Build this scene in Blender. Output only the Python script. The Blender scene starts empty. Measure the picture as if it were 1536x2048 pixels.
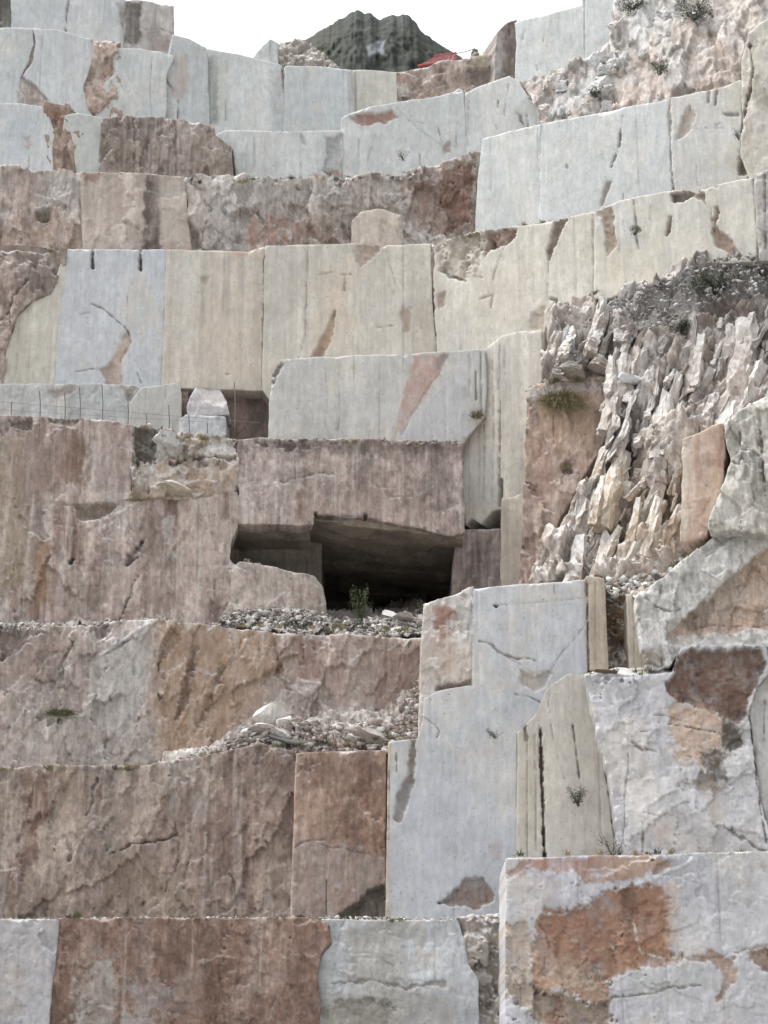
import bpy, bmesh, math, random
import numpy as np
from mathutils import Vector
random.seed(4); RNG = np.random.default_rng(4)
scene = bpy.context.scene
COL = scene.collection

# ------------------------------------------------------------------ camera
F, PITCH, CAMZ = 4107.0, math.radians(17.0), 1.6          # focal length in photo pixels (1536 x 2048)
cam_d = bpy.data.cameras.new("camera"); cam = bpy.data.objects.new("camera", cam_d); COL.objects.link(cam)
cam.location = (0, 0, CAMZ); cam.rotation_euler = (math.radians(90) + PITCH, 0, 0)
cam_d.sensor_fit = 'VERTICAL'; cam_d.sensor_height = 24.0; cam_d.lens = 24.0 * F / 2048.0
cam_d.clip_start = 0.5; cam_d.clip_end = 9000
scene.camera = cam

# ------------------------------------------------------------------ sky, sun, exposure
SUN_EL, SUN_AZ = math.radians(62), math.radians(285)      # azimuth measured clockwise from +Y
world = bpy.data.worlds.new("World"); scene.world = world; world.use_nodes = True
nt = world.node_tree; nt.nodes.clear()
sky = nt.nodes.new('ShaderNodeTexSky'); sky.sky_type = 'NISHITA'; sky.sun_disc = False
sky.sun_elevation = SUN_EL; sky.sun_rotation = SUN_AZ; sky.air_density = 1.0; sky.dust_density = 5.0; sky.ozone_density = 1.0
hs = nt.nodes.new('ShaderNodeHueSaturation'); hs.inputs['Saturation'].default_value = 0.12
bg = nt.nodes.new('ShaderNodeBackground'); bg.inputs['Strength'].default_value = 0.15
wo = nt.nodes.new('ShaderNodeOutputWorld')
nt.links.new(sky.outputs[0], hs.inputs['Color']); nt.links.new(hs.outputs[0], bg.inputs[0]); nt.links.new(bg.outputs[0], wo.inputs[0])
sun_d = bpy.data.lights.new("sun", 'SUN'); sun_d.energy = 0.5; sun_d.angle = math.radians(40); sun_d.color = (1.0, 0.95, 0.88)
sun = bpy.data.objects.new("sun", sun_d); COL.objects.link(sun)
sv = Vector((math.sin(SUN_AZ) * math.cos(SUN_EL), math.cos(SUN_AZ) * math.cos(SUN_EL), math.sin(SUN_EL)))
sun.rotation_euler = sv.to_track_quat('Z', 'Y').to_euler(); sun.location = (-60, -20, 120)
scene.view_settings.view_transform = 'Standard'; scene.view_settings.look = 'None'
scene.view_settings.gamma = 1.0; scene.view_settings.use_curve_mapping = False
scene.view_settings.exposure = 1.27
scene.cycles.max_bounces = 6; scene.cycles.diffuse_bounces = 4

# ------------------------------------------------------------------ helpers: projection, noise, polygons
CP, SP = math.cos(PITCH), math.sin(PITCH)
def ray(px, py):
    x = (px - 768.0) / F; y = (1024.0 - py) / F
    return x, CP - y * SP, SP + y * CP
def at(px, py, Y):
    dx, dy, dz = ray(px, py); t = Y / dy
    return np.array([t * dx, Y, CAMZ + t * dz])
def pts(s):
    return np.array([[float(a) for a in q.split(',')] for q in s.split()])
SAT = 0.74
def lin(c):
    c = np.asarray(c, float) / 255.0
    c = np.where(c <= 0.04045, c / 12.92, ((c + 0.055) / 1.055) ** 2.4)
    g_ = c @ np.array([0.25, 0.6, 0.15])
    return g_ + (c - g_) * SAT
def h2(ix, iy, seed):
    n = (ix.astype(np.int64) * 374761393 + iy.astype(np.int64) * 668265263 + int(seed) * 974634777) & 0xffffffff
    n = ((n ^ (n >> 13)) * 1274126177) & 0xffffffff
    n = ((n ^ (n >> 16)) * 2246822519) & 0xffffffff
    return (n ^ (n >> 15)) / 4294967295.0
def vnoise(x, y, seed):
    ix = np.floor(x); iy = np.floor(y); fx = x - ix; fy = y - iy
    fx = fx * fx * fx * (fx * (fx * 6 - 15) + 10); fy = fy * fy * fy * (fy * (fy * 6 - 15) + 10)
    a = h2(ix, iy, seed); b = h2(ix + 1, iy, seed); c = h2(ix, iy + 1, seed); d = h2(ix + 1, iy + 1, seed)
    return ((a + (b - a) * fx) * (1 - fy) + (c + (d - c) * fx) * fy) * 2 - 1
def fbm(x, y, seed, o=4, g=0.5):
    r = np.zeros_like(x); a = 1.0; s = 0.0
    for i in range(o):
        r += a * vnoise(x, y, seed + i * 17); s += a; a *= g; x = x * 2.03 + 7.1; y = y * 2.03 + 3.7
    return r / s * 1.6
def facets(x, y, seed, tilt=1.0, sq=False):
    """broken-rock relief: every cell of a jittered lattice is a tilted plane. -> height, cell random, edge distance"""
    ix = np.floor(x); iy = np.floor(y)
    d1 = np.full_like(x, 9.0); d2 = np.full_like(x, 9.0); hgt = np.zeros_like(x); rid = np.zeros_like(x); qv = np.zeros_like(x)
    for ox in (-1, 0, 1):
        for oy in (-1, 0, 1):
            cx = ix + ox; cy = iy + oy
            qx = x - (cx + h2(cx, cy, seed)); qy = y - (cy + h2(cx, cy, seed + 1))
            d = np.sqrt(qx * qx + qy * qy) if not sq else (qx ** 4 + qy ** 4) ** .25
            r = h2(cx, cy, seed + 2)
            hh = (r - 0.5) + tilt * ((h2(cx, cy, seed + 3) - 0.5) * qx + (h2(cx, cy, seed + 4) - 0.5) * qy)
            n = d < d1
            d2 = np.where(n, d1, np.minimum(d2, d)); d1 = np.where(n, d, d1)
            hgt = np.where(n, hh, hgt); rid = np.where(n, r, rid); qv = np.where(n, qy, qv)
    facets.qv = qv
    return hgt, rid, d2 - d1
def sstep(a, b, x):
    t = np.clip((x - a) / (b - a), 0, 1); return t * t * (3 - 2 * t)
def pdist(x, y, poly, closed=True):
    """distance to a polyline, inside flag, nearest point"""
    best = np.full(x.shape, 1e9); nx = np.zeros_like(x); ny = np.zeros_like(x); ins = np.zeros(x.shape, bool)
    n = len(poly)
    for i in range(n if closed else n - 1):
        x0, y0 = poly[i]; x1, y1 = poly[(i + 1) % n]
        ex, ey = x1 - x0, y1 - y0; L = ex * ex + ey * ey + 1e-9
        t = np.clip(((x - x0) * ex + (y - y0) * ey) / L, 0, 1)
        qx = x0 + t * ex; qy = y0 + t * ey; d = (x - qx) ** 2 + (y - qy) ** 2
        m = d < best; best = np.where(m, d, best); nx = np.where(m, qx, nx); ny = np.where(m, qy, ny)
        if closed and y0 != y1:
            c = ((y0 > y) != (y1 > y)) & (x < (x1 - x0) * (y - y0) / (y1 - y0) + x0); ins ^= c
    return np.sqrt(best), ins, nx, ny
def ragged(poly, amp, seed, seg=7.0):
    out = []; n = len(poly); acc = 0.0
    for i in range(n):
        a = poly[i]; b = poly[(i + 1) % n]; d = b - a; L = float(np.hypot(*d)); m = max(1, int(L / seg))
        nn = np.array([-d[1], d[0]]) / max(L, 1e-6)
        for j in range(m):
            t = j / m; s = acc + t * L
            w = fbm(np.array([s / 34.0]), np.array([seed * 1.37]), seed, 4, 0.62)[0] * amp
            if j == 0: w *= 0.4
            out.append(a + d * t + nn * w)
        acc += L
    return np.array(out)

# ------------------------------------------------------------------ materials
def new_mat(name):
    m = bpy.data.materials.new(name); m.use_nodes = True; t = m.node_tree
    return m, t, t.nodes['Principled BSDF']
def mat_rock(name, use_obj=False, cap=False, rough=0.85, grain=0.22, bump=0.5):
    m, t, bs = new_mat(name); N = t.nodes.new; L = t.links.new
    geo = N('ShaderNodeNewGeometry')
    if use_obj:
        src = N('ShaderNodeObjectInfo').outputs['Color']
    else:
        at_ = N('ShaderNodeAttribute'); at_.attribute_name = 'Col'; src = at_.outputs['Color']
    mp = N('ShaderNodeMapping'); mp.inputs['Scale'].default_value = (1.0, 1.0, 0.45); L(geo.outputs['Position'], mp.inputs['Vector'])
    n1 = N('ShaderNodeTexNoise'); n1.inputs['Scale'].default_value = 7.0; n1.inputs['Detail'].default_value = 8.0; n1.inputs['Roughness'].default_value = 0.68
    L(mp.outputs[0], n1.inputs['Vector'])
    n2 = N('ShaderNodeTexNoise'); n2.inputs['Scale'].default_value = 1.4; n2.inputs['Detail'].default_value = 5.0; n2.inputs['Roughness'].default_value = 0.6
    L(geo.outputs['Position'], n2.inputs['Vector'])
    r1 = N('ShaderNodeMapRange'); r1.inputs['From Min'].default_value = 0.25; r1.inputs['From Max'].default_value = 0.75
    r1.inputs['To Min'].default_value = 1 - grain; r1.inputs['To Max'].default_value = 1 + grain; L(n1.outputs['Fac'], r1.inputs['Value'])
    r2 = N('ShaderNodeMapRange'); r2.inputs['From Min'].default_value = 0.3; r2.inputs['From Max'].default_value = 0.7
    r2.inputs['To Min'].default_value = 0.92; r2.inputs['To Max'].default_value = 1.08; L(n2.outputs['Fac'], r2.inputs['Value'])
    mu = N('ShaderNodeMath'); mu.operation = 'MULTIPLY'; L(r1.outputs[0], mu.inputs[0]); L(r2.outputs[0], mu.inputs[1])
    mp2 = N('ShaderNodeMapping'); mp2.inputs['Scale'].default_value = (1.0, 1.0, 0.10); L(geo.outputs['Position'], mp2.inputs['Vector'])
    n5 = N('ShaderNodeTexNoise'); n5.inputs['Scale'].default_value = 8.0; n5.inputs['Detail'].default_value = 5.0; n5.inputs['Roughness'].default_value = 0.7; L(mp2.outputs[0], n5.inputs['Vector'])   # thin drip lines
    r5 = N('ShaderNodeMapRange'); r5.inputs['From Min'].default_value = 0.3; r5.inputs['From Max'].default_value = 0.7; r5.inputs['To Min'].default_value = 1 - grain * .45; r5.inputs['To Max'].default_value = 1 + grain * .45; L(n5.outputs['Fac'], r5.inputs['Value'])
    n6 = N('ShaderNodeTexNoise'); n6.inputs['Scale'].default_value = 11.0; n6.inputs['Detail'].default_value = 3.0; n6.inputs['Roughness'].default_value = 0.75; L(geo.outputs['Position'], n6.inputs['Vector'])   # pits and grime specks
    r6 = N('ShaderNodeMapRange'); r6.inputs['From Min'].default_value = 0.30; r6.inputs['From Max'].default_value = 0.40; r6.inputs['To Min'].default_value = .62; r6.inputs['To Max'].default_value = 1.0; L(n6.outputs['Fac'], r6.inputs['Value'])
    mu5 = N('ShaderNodeMath'); mu5.operation = 'MULTIPLY'; L(r5.outputs[0], mu5.inputs[0]); L(r6.outputs[0], mu5.inputs[1])
    mu6 = N('ShaderNodeMath'); mu6.operation = 'MULTIPLY'; L(mu.outputs[0], mu6.inputs[0]); L(mu5.outputs[0], mu6.inputs[1])
    vm = N('ShaderNodeVectorMath'); vm.operation = 'SCALE'; L(src, vm.inputs[0]); L(mu6.outputs[0], vm.inputs['Scale'])
    if use_obj:   # sky-lit tops painted pale where the normal points up, streaks on the flanks
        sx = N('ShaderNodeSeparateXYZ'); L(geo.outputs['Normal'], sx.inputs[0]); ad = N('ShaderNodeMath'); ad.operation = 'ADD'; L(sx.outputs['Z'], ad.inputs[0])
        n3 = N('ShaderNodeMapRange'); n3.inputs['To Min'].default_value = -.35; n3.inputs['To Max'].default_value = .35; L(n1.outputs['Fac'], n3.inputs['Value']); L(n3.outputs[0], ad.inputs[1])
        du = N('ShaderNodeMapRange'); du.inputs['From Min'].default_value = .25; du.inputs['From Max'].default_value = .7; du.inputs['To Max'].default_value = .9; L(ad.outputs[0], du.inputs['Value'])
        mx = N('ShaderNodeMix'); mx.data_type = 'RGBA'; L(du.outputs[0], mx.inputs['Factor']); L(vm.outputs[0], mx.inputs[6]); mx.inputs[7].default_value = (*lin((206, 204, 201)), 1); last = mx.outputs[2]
        if cap:  # lit upper ends painted pale into the splinter's colour
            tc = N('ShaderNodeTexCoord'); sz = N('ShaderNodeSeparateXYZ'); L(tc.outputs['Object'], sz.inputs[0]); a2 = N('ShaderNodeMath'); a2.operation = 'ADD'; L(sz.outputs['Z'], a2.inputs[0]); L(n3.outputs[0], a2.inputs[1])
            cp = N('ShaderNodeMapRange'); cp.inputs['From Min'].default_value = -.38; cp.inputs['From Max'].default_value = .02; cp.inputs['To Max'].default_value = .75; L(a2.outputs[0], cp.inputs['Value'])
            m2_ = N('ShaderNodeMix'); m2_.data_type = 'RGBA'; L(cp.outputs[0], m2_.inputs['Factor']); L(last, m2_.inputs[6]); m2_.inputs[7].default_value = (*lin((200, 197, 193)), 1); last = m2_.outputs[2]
        L(last, bs.inputs['Base Color'])
    else: L(vm.outputs[0], bs.inputs['Base Color'])
    bs.inputs['Roughness'].default_value = rough; bs.inputs['Specular IOR Level'].default_value = 0.25
    bp = N('ShaderNodeBump'); bp.inputs['Strength'].default_value = bump; bp.inputs['Distance'].default_value = 0.04
    L(n1.outputs['Fac'], bp.inputs['Height']); L(bp.outputs[0], bs.inputs['Normal'])
    return m
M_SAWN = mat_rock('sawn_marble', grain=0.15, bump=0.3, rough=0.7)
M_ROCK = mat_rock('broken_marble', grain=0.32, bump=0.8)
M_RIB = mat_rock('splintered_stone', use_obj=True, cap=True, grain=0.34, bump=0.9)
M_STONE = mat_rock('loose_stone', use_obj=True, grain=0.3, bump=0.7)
def mat_plain(name, c, rough=0.6, metal=0.0, var=0.15, scale=8.0):
    m, t, bs = new_mat(name); N = t.nodes.new; L = t.links.new
    geo = N('ShaderNodeNewGeometry'); n = N('ShaderNodeTexNoise'); n.inputs['Scale'].default_value = scale; n.inputs['Detail'].default_value = 5
    L(geo.outputs['Position'], n.inputs['Vector'])
    r = N('ShaderNodeMapRange'); r.inputs['From Min'].default_value = 0.25; r.inputs['From Max'].default_value = 0.75
    r.inputs['To Min'].default_value = 1 - var; r.inputs['To Max'].default_value = 1 + var; L(n.outputs['Fac'], r.inputs['Value'])
    vm = N('ShaderNodeVectorMath'); vm.operation = 'SCALE'; vm.inputs[0].default_value = tuple(lin(c)); L(r.outputs[0], vm.inputs['Scale'])
    L(vm.outputs[0], bs.inputs['Base Color']); bs.inputs['Roughness'].default_value = rough; bs.inputs['Metallic'].default_value = metal
    return m

# ------------------------------------------------------------------ mesh makers
def tag(o, label=None, cat=None, group=None, kind=None):
    for k_, v_ in (('label', label), ('category', cat), ('group', group), ('kind', kind)):
        if v_: o[k_] = v_
    return o
def link(name, me, mat=None, parent=None, loc=None):
    o = bpy.data.objects.new(name, me); COL.objects.link(o)
    if mat and me and not me.materials: me.materials.append(mat)
    if loc is not None:
        o.location = loc
    if parent is not None:
        o.parent = parent
        o.location = Vector(o.location) - Vector(parent.location)
    return o
def empty(name, loc):
    o = bpy.data.objects.new(name, None); COL.objects.link(o); o.location = Vector([float(c) for c in loc]); o.empty_display_size = 0.3
    return o
def np_mesh(name, V, faces, col=None, smooth=False):
    """faces: list of int arrays (n,3) or (n,4)"""
    me = bpy.data.meshes.new(name)
    me.vertices.add(len(V)); me.vertices.foreach_set('co', np.asarray(V, np.float32).ravel())
    loops = np.concatenate([f.ravel() for f in faces]).astype(np.int32)
    tot = np.concatenate([np.full(len(f), f.shape[1], np.int32) for f in faces])
    st = np.concatenate([[0], np.cumsum(tot)[:-1]]).astype(np.int32)
    me.loops.add(len(loops)); me.loops.foreach_set('vertex_index', loops)
    me.polygons.add(len(tot)); me.polygons.foreach_set('loop_start', st); me.polygons.foreach_set('loop_total', tot)
    if smooth: me.polygons.foreach_set('use_smooth', np.ones(len(tot), bool))
    if col is not None:
        a = me.color_attributes.new('Col', 'FLOAT_COLOR', 'POINT')
        c4 = np.ones((len(V), 4), np.float32); c4[:, :3] = np.clip(col, 0.005, 0.9); a.data.foreach_set('color', c4.ravel())
    me.update(calc_edges=True); me.validate()
    return me

# features drawn on a face; coordinates are those of the survey picture, evaluated on the real surface
def chip(s, depth, col, warp=4, soft=1.6, rough=0.08, mott=0.25): return ('chip', pts(s), depth, lin(col), warp, soft, rough, mott)
def stain(s, col, a=0.7, soft=14, warp=10, vs=0.0): return ('stain', pts(s), lin(col), a, soft, warp, vs)  # soft colour patch; also used for a painted lit edge
def line(s, w=1.6, depth=0.05, col=(70, 62, 55), a=0.7, wob=1.5): return ('line', pts(s), w, depth, lin(col), a, wob)

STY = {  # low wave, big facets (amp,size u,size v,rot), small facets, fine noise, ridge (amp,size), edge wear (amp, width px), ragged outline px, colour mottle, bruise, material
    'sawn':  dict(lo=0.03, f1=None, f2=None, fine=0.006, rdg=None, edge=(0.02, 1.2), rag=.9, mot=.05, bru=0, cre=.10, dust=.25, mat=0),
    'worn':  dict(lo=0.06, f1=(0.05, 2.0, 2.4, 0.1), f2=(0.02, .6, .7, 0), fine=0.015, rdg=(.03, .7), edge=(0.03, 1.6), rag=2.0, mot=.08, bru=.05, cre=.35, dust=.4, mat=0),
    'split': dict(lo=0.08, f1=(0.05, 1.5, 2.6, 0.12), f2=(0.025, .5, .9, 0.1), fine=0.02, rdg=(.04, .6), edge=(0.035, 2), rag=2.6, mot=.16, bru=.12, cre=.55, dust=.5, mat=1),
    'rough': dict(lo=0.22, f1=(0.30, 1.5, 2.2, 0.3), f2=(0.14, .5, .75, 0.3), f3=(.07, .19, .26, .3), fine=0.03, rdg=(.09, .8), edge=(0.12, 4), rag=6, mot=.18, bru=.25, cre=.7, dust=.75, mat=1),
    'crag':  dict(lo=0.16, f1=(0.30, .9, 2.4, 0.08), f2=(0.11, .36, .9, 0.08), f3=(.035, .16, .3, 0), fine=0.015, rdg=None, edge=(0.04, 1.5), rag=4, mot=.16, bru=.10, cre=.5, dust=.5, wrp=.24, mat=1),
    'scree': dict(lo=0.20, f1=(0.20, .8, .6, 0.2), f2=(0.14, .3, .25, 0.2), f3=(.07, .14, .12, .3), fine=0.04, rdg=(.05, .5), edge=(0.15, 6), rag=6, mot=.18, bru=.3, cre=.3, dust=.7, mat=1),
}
NSEED = [100]
STEP = 2.5
def P(parent, name, poly, A, k=0.0, b=0.0, cols=((180, 180, 180), (170, 170, 170)), sty='sawn', feats=(), th=4.0, streak=0.25, scol=None,
      yref=None, label=None, cat=None, group=None, bed=0.0, light=0.0, step=None, hf=0.0, lime=0.0, grow=1.3, dn=0.0, seed=None, drl=.8, **ov):
    """one block of the quarry face: outline -> displaced, stained front face with thickness. Plane: Y = A + k X + b (Z - Z(yref))"""
    S = dict(STY[sty]); S.update(ov); NSEED[0] += 31; sd = seed or NSEED[0]
    poly = pts(poly) if isinstance(poly, str) else poly
    if dn: poly = poly.copy(); poly[poly[:, 1] > poly[:, 1].max() - 42, 1] += dn
    pol = ragged(poly, S['rag'], NSEED[0])
    if grow:
        ar = np.sum(pol[:, 0] * np.roll(pol[:, 1], -1) - np.roll(pol[:, 0], -1) * pol[:, 1]); tg = np.roll(pol, -1, 0) - np.roll(pol, 1, 0)
        tg /= np.maximum(np.hypot(tg[:, 0], tg[:, 1]), 1e-6)[:, None]; pol = pol + np.stack([tg[:, 1], -tg[:, 0]], 1) * (grow if ar > 0 else -grow)
    st = step or STEP
    x0, y0 = pol.min(0) - st; x1, y1 = pol.max(0) + st
    gx = np.arange(x0, x1 + st, st); gy = np.arange(y0, y1 + st, st)
    PX, PY = np.meshgrid(gx, gy); sh = PX.shape
    px = PX.ravel(); py = PY.ravel()
    d, ins, nx, ny = pdist(px, py, pol)
    I = ins.reshape(sh)
    cell = I[:-1, :-1] | I[1:, :-1] | I[:-1, 1:] | I[1:, 1:]
    cnt = I[:-1, :-1].astype(int) + I[1:, :-1] + I[:-1, 1:] + I[1:, 1:]
    cell = cnt >= 2
    out = ~ins; px = np.where(out, nx, px); py = np.where(out, ny, py); d = np.where(out, 0, d)
    idx = np.arange(px.size).reshape(sh)
    q = np.stack([idx[:-1, :-1][cell], idx[1:, :-1][cell], idx[1:, 1:][cell], idx[:-1, 1:][cell]], 1)
    if len(q) == 0: raise ValueError('empty panel ' + name)
    used = np.unique(q); rm = np.full(px.size, -1); rm[used] = np.arange(len(used)); q = rm[q]
    px, py, d = px[used], py[used], d[used]
    # back-project on the plane
    yr = yref if yref is not None else poly[:, 1].max()
    Z0 = at(768, yr, A)[2]
    dx, dy, dz = ray(px, py)
    t = (A + b * (CAMZ - Z0)) / (dy - k * dx - b * dz)
    V = np.stack([t * dx, t * dy, CAMZ + t * dz], 1)
    hu = math.hypot(1, k)
    u = V[:, 0] * hu + sd * 3.17; v = V[:, 2] * math.hypot(1, b)
    nrm = np.array([k, -1.0, b]); nrm /= np.linalg.norm(nrm)
    # relief
    D = S['lo'] * fbm(u * 0.35, v * 0.35, sd, 4)
    rnd = np.zeros_like(u)
    wx = fbm(u * 0.8, v * 0.8, sd + 3, 3)
    for kf, wgt in (('f1', 1.0), ('f2', 0.6), ('f3', .5)):
        if S.get(kf):
            am, su, sv_, ro = S[kf]; ca, sa = math.cos(ro), math.sin(ro)
            fu = (u * ca + v * sa) / su; fv = (-u * sa + v * ca) / sv_
            w1 = fbm(fu * 1.3, fv * 1.3, sd + 5, 5, .62); w2 = fbm(fu * 1.3 + 31, fv * 1.3, sd + 6, 5, .62)
            hgt, rid, ed = facets(fu + w1 * S.get('wrp', .36), fv + w2 * S.get('wrp', .36), sd + 7 + int(su * 100), 1.5 if not S.get('stp') else 1.0, bool(S.get('stp')))
            D = D + am * hgt; rnd = rnd + wgt * (rid - 0.5)
            if S.get('stp'): D = D + S['stp'] * sv_ * facets.qv * {'f1': .75, 'f2': .5, 'f3': 0}[kf]      # each fragment stands upright and ends in a small ledge
    if S['rdg']:
        ra, rs = S['rdg']; ro = S['f1'][3] if S['f1'] else 0; ca, sa = math.cos(ro), math.sin(ro)
        rn = fbm((u * ca + v * sa) / rs, (-u * sa + v * ca) / (rs * 2.2), sd + 15, 5, .58)
        D = D + ra * (.5 - np.abs(rn) * 1.4)
    n4 = fbm(u * 4.0, v * 3.0, sd + 11, 4, 0.65)
    D = D + S['fine'] * n4
    if S['cre']:   # hairline joints and spalled creases
        cw = fbm(u * .55 + .6 * wx, v * .42, sd + 16, 5, .55); cm_ = sstep(-.1, .5, fbm(u * .4 + 9, v * .4, sd + 17, 3))
        cl = sstep(.045, .0, np.abs(cw)) * cm_; cw2 = fbm(u * 1.3 + 5, v * .8 + .5 * wx, sd + 18, 5, .58)
        cl = np.maximum(cl, .7 * sstep(.05, .0, np.abs(cw2)) * sstep(.0, .6, fbm(u * .6, v * .6 + 7, sd + 19, 3)))
        D = D - (.05 + .25 * S['lo']) * S['cre'] * cl + S['cre'] * .45 * S['lo'] * sstep(-.02, .02, cw) * cm_
    else: cl = 0 * u
    ea, ew = S['edge']
    en = 0.35 + 0.9 * np.clip(fbm(u * 1.6, v * 1.6, sd + 13, 5, .6), 0, 2)
    D = D - ea * en * np.exp(-d / ew)
    ck = sstep(.35, .75, fbm(u * 1.1, v * 1.1, sd + 14, 5, .62) - d / 14.0)      # spalls knocked off the arrises
    D = D - ck * max(.06, ea * 2.2)
    if hf:   # vertical half-pipes left by the drill
        D = D + hf * np.abs(np.sin(u * 5.3 + 0.3 * wx))
    # colour: the stone's own colours and its water stains
    c0, c1 = lin(cols[0]), lin(cols[1]); c2 = lin(cols[2]) if len(cols) > 2 else c1
    m1 = sstep(-0.3, 0.4, fbm(u * 0.22, v * 0.16, sd + 21, 5, 0.62))[:, None]
    m2 = sstep(0.05, 0.5, fbm(u * 0.6 + 5, v * 0.32, sd + 22, 6, 0.68))[:, None]
    C = c0 * (1 - m1) + c1 * m1; C = C * (1 - 0.85 * m2) + c2 * 0.85 * m2
    if S['mat']:
        m3 = sstep(0.15, 0.55, fbm(u * 0.9 + 15, v * 0.45 + .4 * wx, sd + 36, 6, 0.7))[:, None]; gl = C.mean(1, keepdims=True)
        C = C * (1 - .45 * m3) + (.55 * C + .45 * gl) * 1.32 * .45 * m3
        m4 = sstep(0.2, 0.6, fbm(u * 0.8 - 15, v * 0.35 - .4 * wx, sd + 37, 6, 0.7))[:, None]; C = C * (1 - .22 * m4)
    s1 = fbm(u * 2.2, v * 0.10 + wx * 0.1, sd + 23, 4, 0.65); s2 = fbm(u * 5.5, v * 0.22, sd + 24, 3, 0.6)
    sk = np.clip(0.6 * s1 + 0.5 * s2, -1, 1)
    topw = 0.5 + 0.5 * fbm(u * 0.5, v * 0.3, sd + 26, 2)
    if scol is not None:
        w = (streak * sstep(0.0, 0.6, sk) * topw)[:, None]; C = C * (1 - w) + lin(scol) * w
        C = C * (1 + 0.25 * streak * np.clip(-sk, 0, 1))[:, None]
    else:
        C = C * (1 + 0.45 * streak * sk)[:, None]
    if bed:
        C = C * (1 + bed * fbm(u * 0.5, v * 3.2, sd + 27, 3))[:, None]
    mo = S['mot']; mb = fbm(u * 1.1, v * 0.8, sd + 28, 6, .72); mf = fbm(u * 7.0, v * 4.5, sd + 29, 3, .7)
    C = C * (1 + S.get('rcol', .16) * rnd)[:, None] * (1 + mo * mb + 1.0 * mo * mf)[:, None]
    C = C * (1 - .30 * S['cre'] * np.clip(cl, 0, 1))[:, None]
    if S['bru']:   # fresh pale bruises and lime specks on broken stone
        w = (S['bru'] * sstep(.25, .85, .6 * mf + .55 * fbm(u * 2.5, v * 1.8, sd + 30, 4, .65)))[:, None] * 1.6; w = np.clip(w, 0, .85); C = C * (1 - w) + lin((200, 196, 190)) * w
    if lime:       # lime run-offs down the face
        ls = sstep(.15, .65, .6 * fbm(u * 3.1 + 3, v * .16, sd + 33, 4, .7) + .45 * fbm(u * 9, v * .5, sd + 34, 3, .6) + .35 * fbm(u * .5, v * .5, sd + 35, 3))
        w = (lime * ls)[:, None]; C = C * (1 - w) + lin((196, 186, 178)) * w
    if light:   # pale bruised stone on broken arrises
        li = (light * np.exp(-d / 5.0) * np.clip(en, 0, 1))[:, None]; C = C * (1 - li) + lin((205, 203, 200)) * li
    if drl:        # drill traces running down from the top of the bench
        ci = np.floor(u / 1.15); rr = h2(ci, ci * 0, sd + 81); du = np.abs(u - (ci + .2 + .6 * h2(ci, ci * 0 + 1, sd + 81)) * 1.15); ln = (v.max() - v) < (.25 + 1.2 * h2(ci, ci * 0 + 2, sd + 81)) * (v.max() - v.min())
        w = drl * (rr < .45) * ln * sstep(.055, .015, du) * np.clip(.6 + .6 * vnoise(u * 3, v * 1.7, sd + 82), 0, 1); D = D - .02 * w
        tone = np.where(h2(ci, ci * 0 + 3, sd + 81) < .4, 1.14, .68); C = C * (1 + (tone - 1) * w)[:, None]
    # features
    chm = np.zeros_like(u)
    pw = fbm(px / 18.0, py / 18.0, sd + 31, 5, 0.68)
    for f in feats:
        if f[0] in ('chip', 'stain'):
            pl = f[1]; warp = (f[4] if f[0] == 'chip' else f[5]) * 1.7; soft = f[5] if f[0] == 'chip' else f[4]
            mg = warp * 1.6 + soft + 4
            s_ = np.nonzero((px > pl[:, 0].min() - mg) & (px < pl[:, 0].max() + mg) & (py > pl[:, 1].min() - mg) & (py < pl[:, 1].max() + mg))[0]
            if not len(s_): continue
            dd, ii, _, _ = pdist(px[s_], py[s_], pl)
            sg = np.where(ii, -dd, dd) + pw[s_] * warp
            m = sstep(soft, -soft, sg)
            if f[0] == 'chip':
                _, _, dep, cc, _, _, rg, mott = f
                uu, vv2 = u[s_], v[s_]; w1 = fbm(uu * 2.2, vv2 * 1.8, sd + 42, 5, .65); w2 = fbm(uu * 2.2 + 20, vv2 * 1.8, sd + 43, 5, .65)
                hgt, rid, ed = facets(uu / 0.8 + w1 * .5, vv2 / 1.0 + w2 * .5, sd + 41, 1.3)
                chm[s_] = np.maximum(chm[s_], m)
                D[s_] += m * (-dep * (0.7 + 0.3 * sstep(0, 10, -sg)) + rg * (hgt + .55 * (.5 - np.abs(w1) * 1.3)) + 0.35 * rg * n4[s_])
                cm = cc[None, :] * (1 + mott * (rid - 0.5) * .7 + mott * .75 * w2 + mott * 0.6 * sk[s_])[:, None]
                pl_ = (sstep(.25, .8, w1) * min(1, mott * 2.0))[:, None]; cm = cm * (1 - .55 * pl_) + lin((192, 180, 166)) * .55 * pl_
                rim = (sstep(3.5, 0, np.abs(sg + 1)) * .35 * np.clip(.5 + w1, 0, 1))[:, None]
                bl = (.38 * sstep(16, -1, sg) * np.clip(.55 + .7 * sk[s_] + .5 * w2, 0, 1))[:, None]; C[s_] = C[s_] * (1 - bl) + (.6 * cc + .4 * C[s_]) * bl
                mc = m * np.clip(.93 + .35 * w2 + .15 * n4[s_], .35, 1)
                C[s_] = C[s_] * (1 - mc)[:, None] + cm * mc[:, None]; C[s_] = C[s_] * (1 - rim) + lin((204, 200, 194)) * rim
            else:
                _, _, cc, a_, _, _, vs = f
                m = m * a_ * np.clip(1 + vs * 1.3 * sk[s_], 0.1, 1.4) * np.clip(0.9 + 0.35 * n4[s_] , 0.3, 1.2)
                m = np.clip(m, 0, 1)
                C[s_] = C[s_] * (1 - m)[:, None] + cc[None, :] * m[:, None]
        else:
            _, pl, w, dep, cc, a_, wob = f
            mg = w + wob * 2 + 6
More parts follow.
